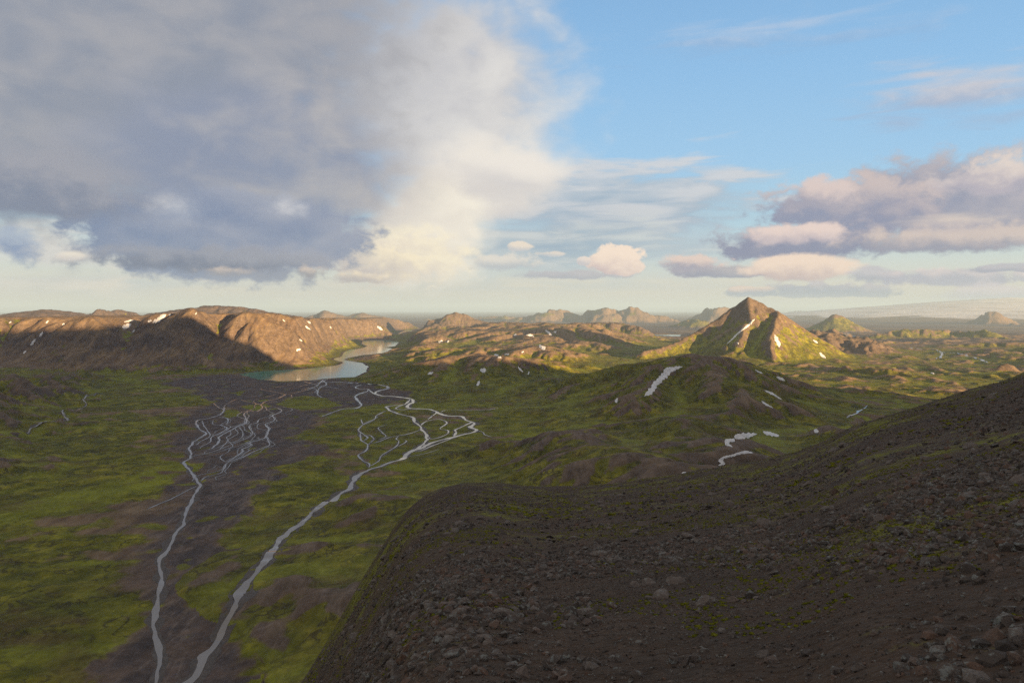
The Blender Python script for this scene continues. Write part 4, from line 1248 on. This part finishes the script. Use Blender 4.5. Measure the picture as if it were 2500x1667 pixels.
import bmesh
def stone_mesh(seed, sub):
    """an angular weathered stone, unit size"""
    rs = np.random.RandomState(seed)
    bm = bmesh.new()
    bmesh.ops.create_icosphere(bm, subdivisions=sub, radius=0.5)
    v = np.array([q_.co[:] for q_ in bm.verts])
    f = np.array([[q_.index for q_ in t.verts] for t in bm.faces])
    bm.free()
    for _ in range(9):                       # chop flat faces off
        d = rs.normal(size=3); d /= np.linalg.norm(d)
        lim = rs.uniform(0.24, 0.42)
        k = v @ d
        v = v - np.outer(np.maximum(k - lim, 0), d)
    v += rs.normal(size=v.shape) * 0.018
    v *= np.array([1.0, rs.uniform(0.65, 0.95), rs.uniform(0.45, 0.75)])
    return v, f
rs = np.random.RandomState(11)
HEROES = [stone_mesh(100 + i, 3 if i < 5 else 2) for i in range(9)]
SMALL = [stone_mesh(200 + i, 1) for i in range(8)]
TINY = [stone_mesh(300 + i, 1) for i in range(6)]
def scatter(n, r0, r1, lo, hi, power):
    """spots on the slope, evenly over its area"""
    r = np.sqrt(rs.uniform(r0 * r0, r1 * r1, n)); a = np.radians(rs.uniform(-37.5, 37.5, n))
    s = lo * (hi / lo) ** (rs.rand(n) ** power)
    return r * np.sin(a), r * np.cos(a), s
parts = [scatter(330, 6.5, 30, 0.14, 0.75, 2.0), scatter(800, 30, 75, 0.22, 1.1, 2.4), scatter(1300, 75, 220, 0.4, 1.8, 2.6)]
bxs = np.concatenate([p[0] for p in parts]); bys = np.concatenate([p[1] for p in parts]); bss = np.concatenate([p[2] for p in parts])
patch = fbm(bxs, bys, 16, 3, 401)
keep_ = (rs.rand(len(bxs)) < 0.45 + 1.5 * patch)
bxs, bys, bss = bxs[keep_], bys[keep_], bss[keep_]
order = np.argsort(-bss / np.hypot(bxs, bys))
N_ROCK = 290
HM = []
for i, (v, f) in enumerate(HEROES):
    o = mesh_object('rock', v, f, STONE, False)
    HM.append(o.data)
    bpy.data.objects.remove(o)
def zone(x, y):
    """where on the slope a stone lies, as one sees it"""
    u = x / y * F + 1250; v = EYE - float(hmesh(x, y)) / y * F
    across = 'at the bottom left end of' if u < 1100 else 'in the lower middle of' if u < 1650 else 'on the right half of' if u < 2150 else 'along the right edge of'
    depth = 'close to the viewer' if v > 1480 else 'partway up' if v > 1290 else 'near the brow'
    return across + ' the gravel slope, ' + depth
RANK = ['largest', 'second largest', 'third largest', 'fourth largest', 'fifth largest']
seen_ = {}
for c_, i in enumerate(order[:N_ROCK]):
    x, y, s = float(bxs[i]), float(bys[i]), float(bss[i])
    o = bpy.data.objects.new('rock', HM[int(rs.randint(len(HM)))])
    COL.objects.link(o)
    o.location = (x, y, float(hmesh(x, y)) + s * 0.04)
    o.rotation_euler = (rs.normal() * 0.25, rs.normal() * 0.25, rs.uniform(0, 6.28))
    o.scale = (s, s * rs.uniform(0.9, 1.05), s * rs.uniform(0.8, 1.05))
    z_ = zone(x, y)
    k = seen_[z_] = seen_.get(z_, -1) + 1
    tag(o, (RANK[k] + ' stone ' if k < 5 else 'smaller stone ') + z_, 'rock', 'stones scattered over the dark gravel slope')
def rotm(n):
    a = rs.uniform(0, 6.28, n); t = rs.normal(size=n) * 0.4; p = rs.normal(size=n) * 0.4
    ca, sa, ct, st_, cp, sp = np.cos(a), np.sin(a), np.cos(t), np.sin(t), np.cos(p), np.sin(p)
    Z = np.zeros(n); O = np.ones(n)
    A = np.stack([np.stack([ca, -sa, Z], -1), np.stack([sa, ca, Z], -1), np.stack([Z, Z, O], -1)], 1)
    B = np.stack([np.stack([O, Z, Z], -1), np.stack([Z, ct, -st_], -1), np.stack([Z, st_, ct], -1)], 1)
    Cc = np.stack([np.stack([cp, Z, sp], -1), np.stack([Z, O, Z], -1), np.stack([-sp, Z, cp], -1)], 1)
    return A @ B @ Cc
def heap(name, xs, ys, ss, shapes, mat, label, cat, sink=0.1, smooth=False, squash=1.0):
    n = len(xs)
    zs = hmesh(xs, ys)
    Rm = rotm(n)
    kind_ = rs.randint(len(shapes), size=n)
    vs, fs, off = [], [], 0
    for k, (v, f) in enumerate(shapes):
        sel = np.where(kind_ == k)[0]
        if len(sel) == 0:
            continue
        p = np.einsum('nij,vj->nvi', Rm[sel], v) * ss[sel][:, None, None]
        p[..., 2] *= squash
        p = p + np.stack([xs[sel], ys[sel], zs[sel] + sink * ss[sel]], -1)[:, None, :]
        vs.append(p.reshape(-1, 3))
        fs.append((f[None] + (np.arange(len(sel)) * len(v))[:, None, None]).reshape(-1, 3) + off)
        off += p.shape[0] * p.shape[1]
    o = mesh_object(name, np.vstack(vs), np.vstack(fs), mat, smooth)
    return tag(o, label, cat, kind='stuff')
bm_ = bmesh.new(); bmesh.ops.create_icosphere(bm_, subdivisions=1, radius=0.5); bm_.free()
def oct_mesh(seed):
    r_ = np.random.RandomState(seed)
    v = np.array([(1, 0, 0), (-1, 0, 0), (0, 1, 0), (0, -1, 0), (0, 0, 1), (0, 0, -1), (.6, .6, .5), (-.6, -.6, .45)]) * 0.5
    v = v[:6]
    f = np.array([(0, 2, 4), (2, 1, 4), (1, 3, 4), (3, 0, 4), (2, 0, 5), (1, 2, 5), (3, 1, 5), (0, 3, 5)])
    v = v + r_.normal(size=v.shape) * 0.10
    v[:, 2] *= 0.7
    return v, f
def ico_mesh(seed):
    r_ = np.random.RandomState(seed)
    g_ = (1 + 5 ** .5) / 2
    v = np.array([(-1, g_, 0), (1, g_, 0), (-1, -g_, 0), (1, -g_, 0), (0, -1, g_), (0, 1, g_), (0, -1, -g_), (0, 1, -g_), (g_, 0, -1), (g_, 0, 1), (-g_, 0, -1), (-g_, 0, 1)]) / 3.8
    f = np.array([(0, 11, 5), (0, 5, 1), (0, 1, 7), (0, 7, 10), (0, 10, 11), (1, 5, 9), (5, 11, 4), (11, 10, 2), (10, 7, 6), (7, 1, 8), (3, 9, 4), (3, 4, 2), (3, 2, 6), (3, 6, 8), (3, 8, 9), (4, 9, 5), (2, 4, 11), (6, 2, 10), (8, 6, 7), (9, 8, 1)])
    v = v + r_.normal(size=v.shape) * 0.075
    v[:, 2] *= r_.uniform(0.5, 0.8)
    return v, f
ICO = [ico_mesh(s) for s in range(7)]
OCT = [oct_mesh(s) for s in range(7)]
rest = order[N_ROCK:]
b1 = scatter(32000, 6.5, 34, 0.05, 0.36, 2.0); b2 = scatter(42000, 34, 120, 0.09, 0.5, 2.0); b0 = scatter(34000, 6.5, 32, 0.03, 0.10, 1.5); b3 = scatter(12000, 95, 330, 0.2, 0.8, 2.0)
def thin(b, seed):
    k = rs.rand(len(b[0])) < 0.62 + 1.3 * fbm(b[0], b[1], 8, 3, seed)
    return b[0][k], b[1][k], b[2][k]
b1, b2 = thin(b1, 403), thin(b2, 404)
heap('gravel', b1[0], b1[1], b1[2], ICO, STONE, 'loose dark lava gravel covering the nearest part of the slope', 'gravel', 0.02)
heap('gravel', b0[0], b0[1], b0[2], OCT, STONE, 'fine grit between the nearest stones of the slope', 'gravel', 0.05)
heap('gravel', np.concatenate([b2[0], bxs[rest]]), np.concatenate([b2[1], bys[rest]]), np.concatenate([b2[2], bss[rest]]), OCT, STONE, 'stony rubble in the middle of the near slope', 'gravel', 0.05)
heap('gravel', b3[0], b3[1], b3[2], OCT, STONE, 'coarse rubble on the farther part of the near slope', 'gravel')
# moss in ragged mats between the stones
m1 = scatter(60000, 6.5, 60, 0.05, 0.20, 1.2); m2 = scatter(40000, 60, 240, 0.25, 0.8, 1.4)
mx = np.concatenate([m1[0], m2[0]]); my = np.concatenate([m1[1], m2[1]]); ms = np.concatenate([m1[2], m2[2]])
along_ = mx * 0.6 + my * 0.8; acr_ = mx * 0.8 - my * 0.6
dr = fbm(acr_, along_ * 2.4, 20, 3, 405) + 0.55 * fbm(mx, my, 2.6, 3, 407)
k_ = dr > 0.24
mx, my, ms = mx[k_], my[k_], ms[k_]
print('moss', len(mx))
heap('moss', mx, my, ms, OCT, MOSSM, 'yellow green moss in ragged mats between the stones of the slope', 'moss', 0.02, True, 0.5)

# ------------------------------------------------------------------ air
hz = bpy.data.materials.new('air')
hz.use_nodes = True
hn = Nodes(hz.node_tree)
pv = hn.new('ShaderNodeVolumePrincipled')
pv.inputs['Color'].default_value = (0.48, 0.70, 1.0, 1)
pv.inputs['Density'].default_value = 2.2e-5
pv.inputs['Anisotropy'].default_value = 0.0
hn.t.links.new(pv.outputs[0], hn.new('ShaderNodeOutputMaterial').inputs['Volume'])
zb, zt, w = float(PH.min()) - 5.0, float(PH.max()) + 40.0, 125000.0
bv = [(sx * w, sy * w, z) for z in (zb, zt) for sx, sy in ((-1, -1), (1, -1), (1, 1), (-1, 1))]
bf = [(3, 2, 1, 0), (4, 5, 6, 7), (0, 1, 5, 4), (1, 2, 6, 5), (2, 3, 7, 6), (3, 0, 4, 7)]
haze = mesh_object('haze', bv, bf, hz, False)
tag(haze, 'pale evening haze over the far plains', 'haze', kind='stuff')
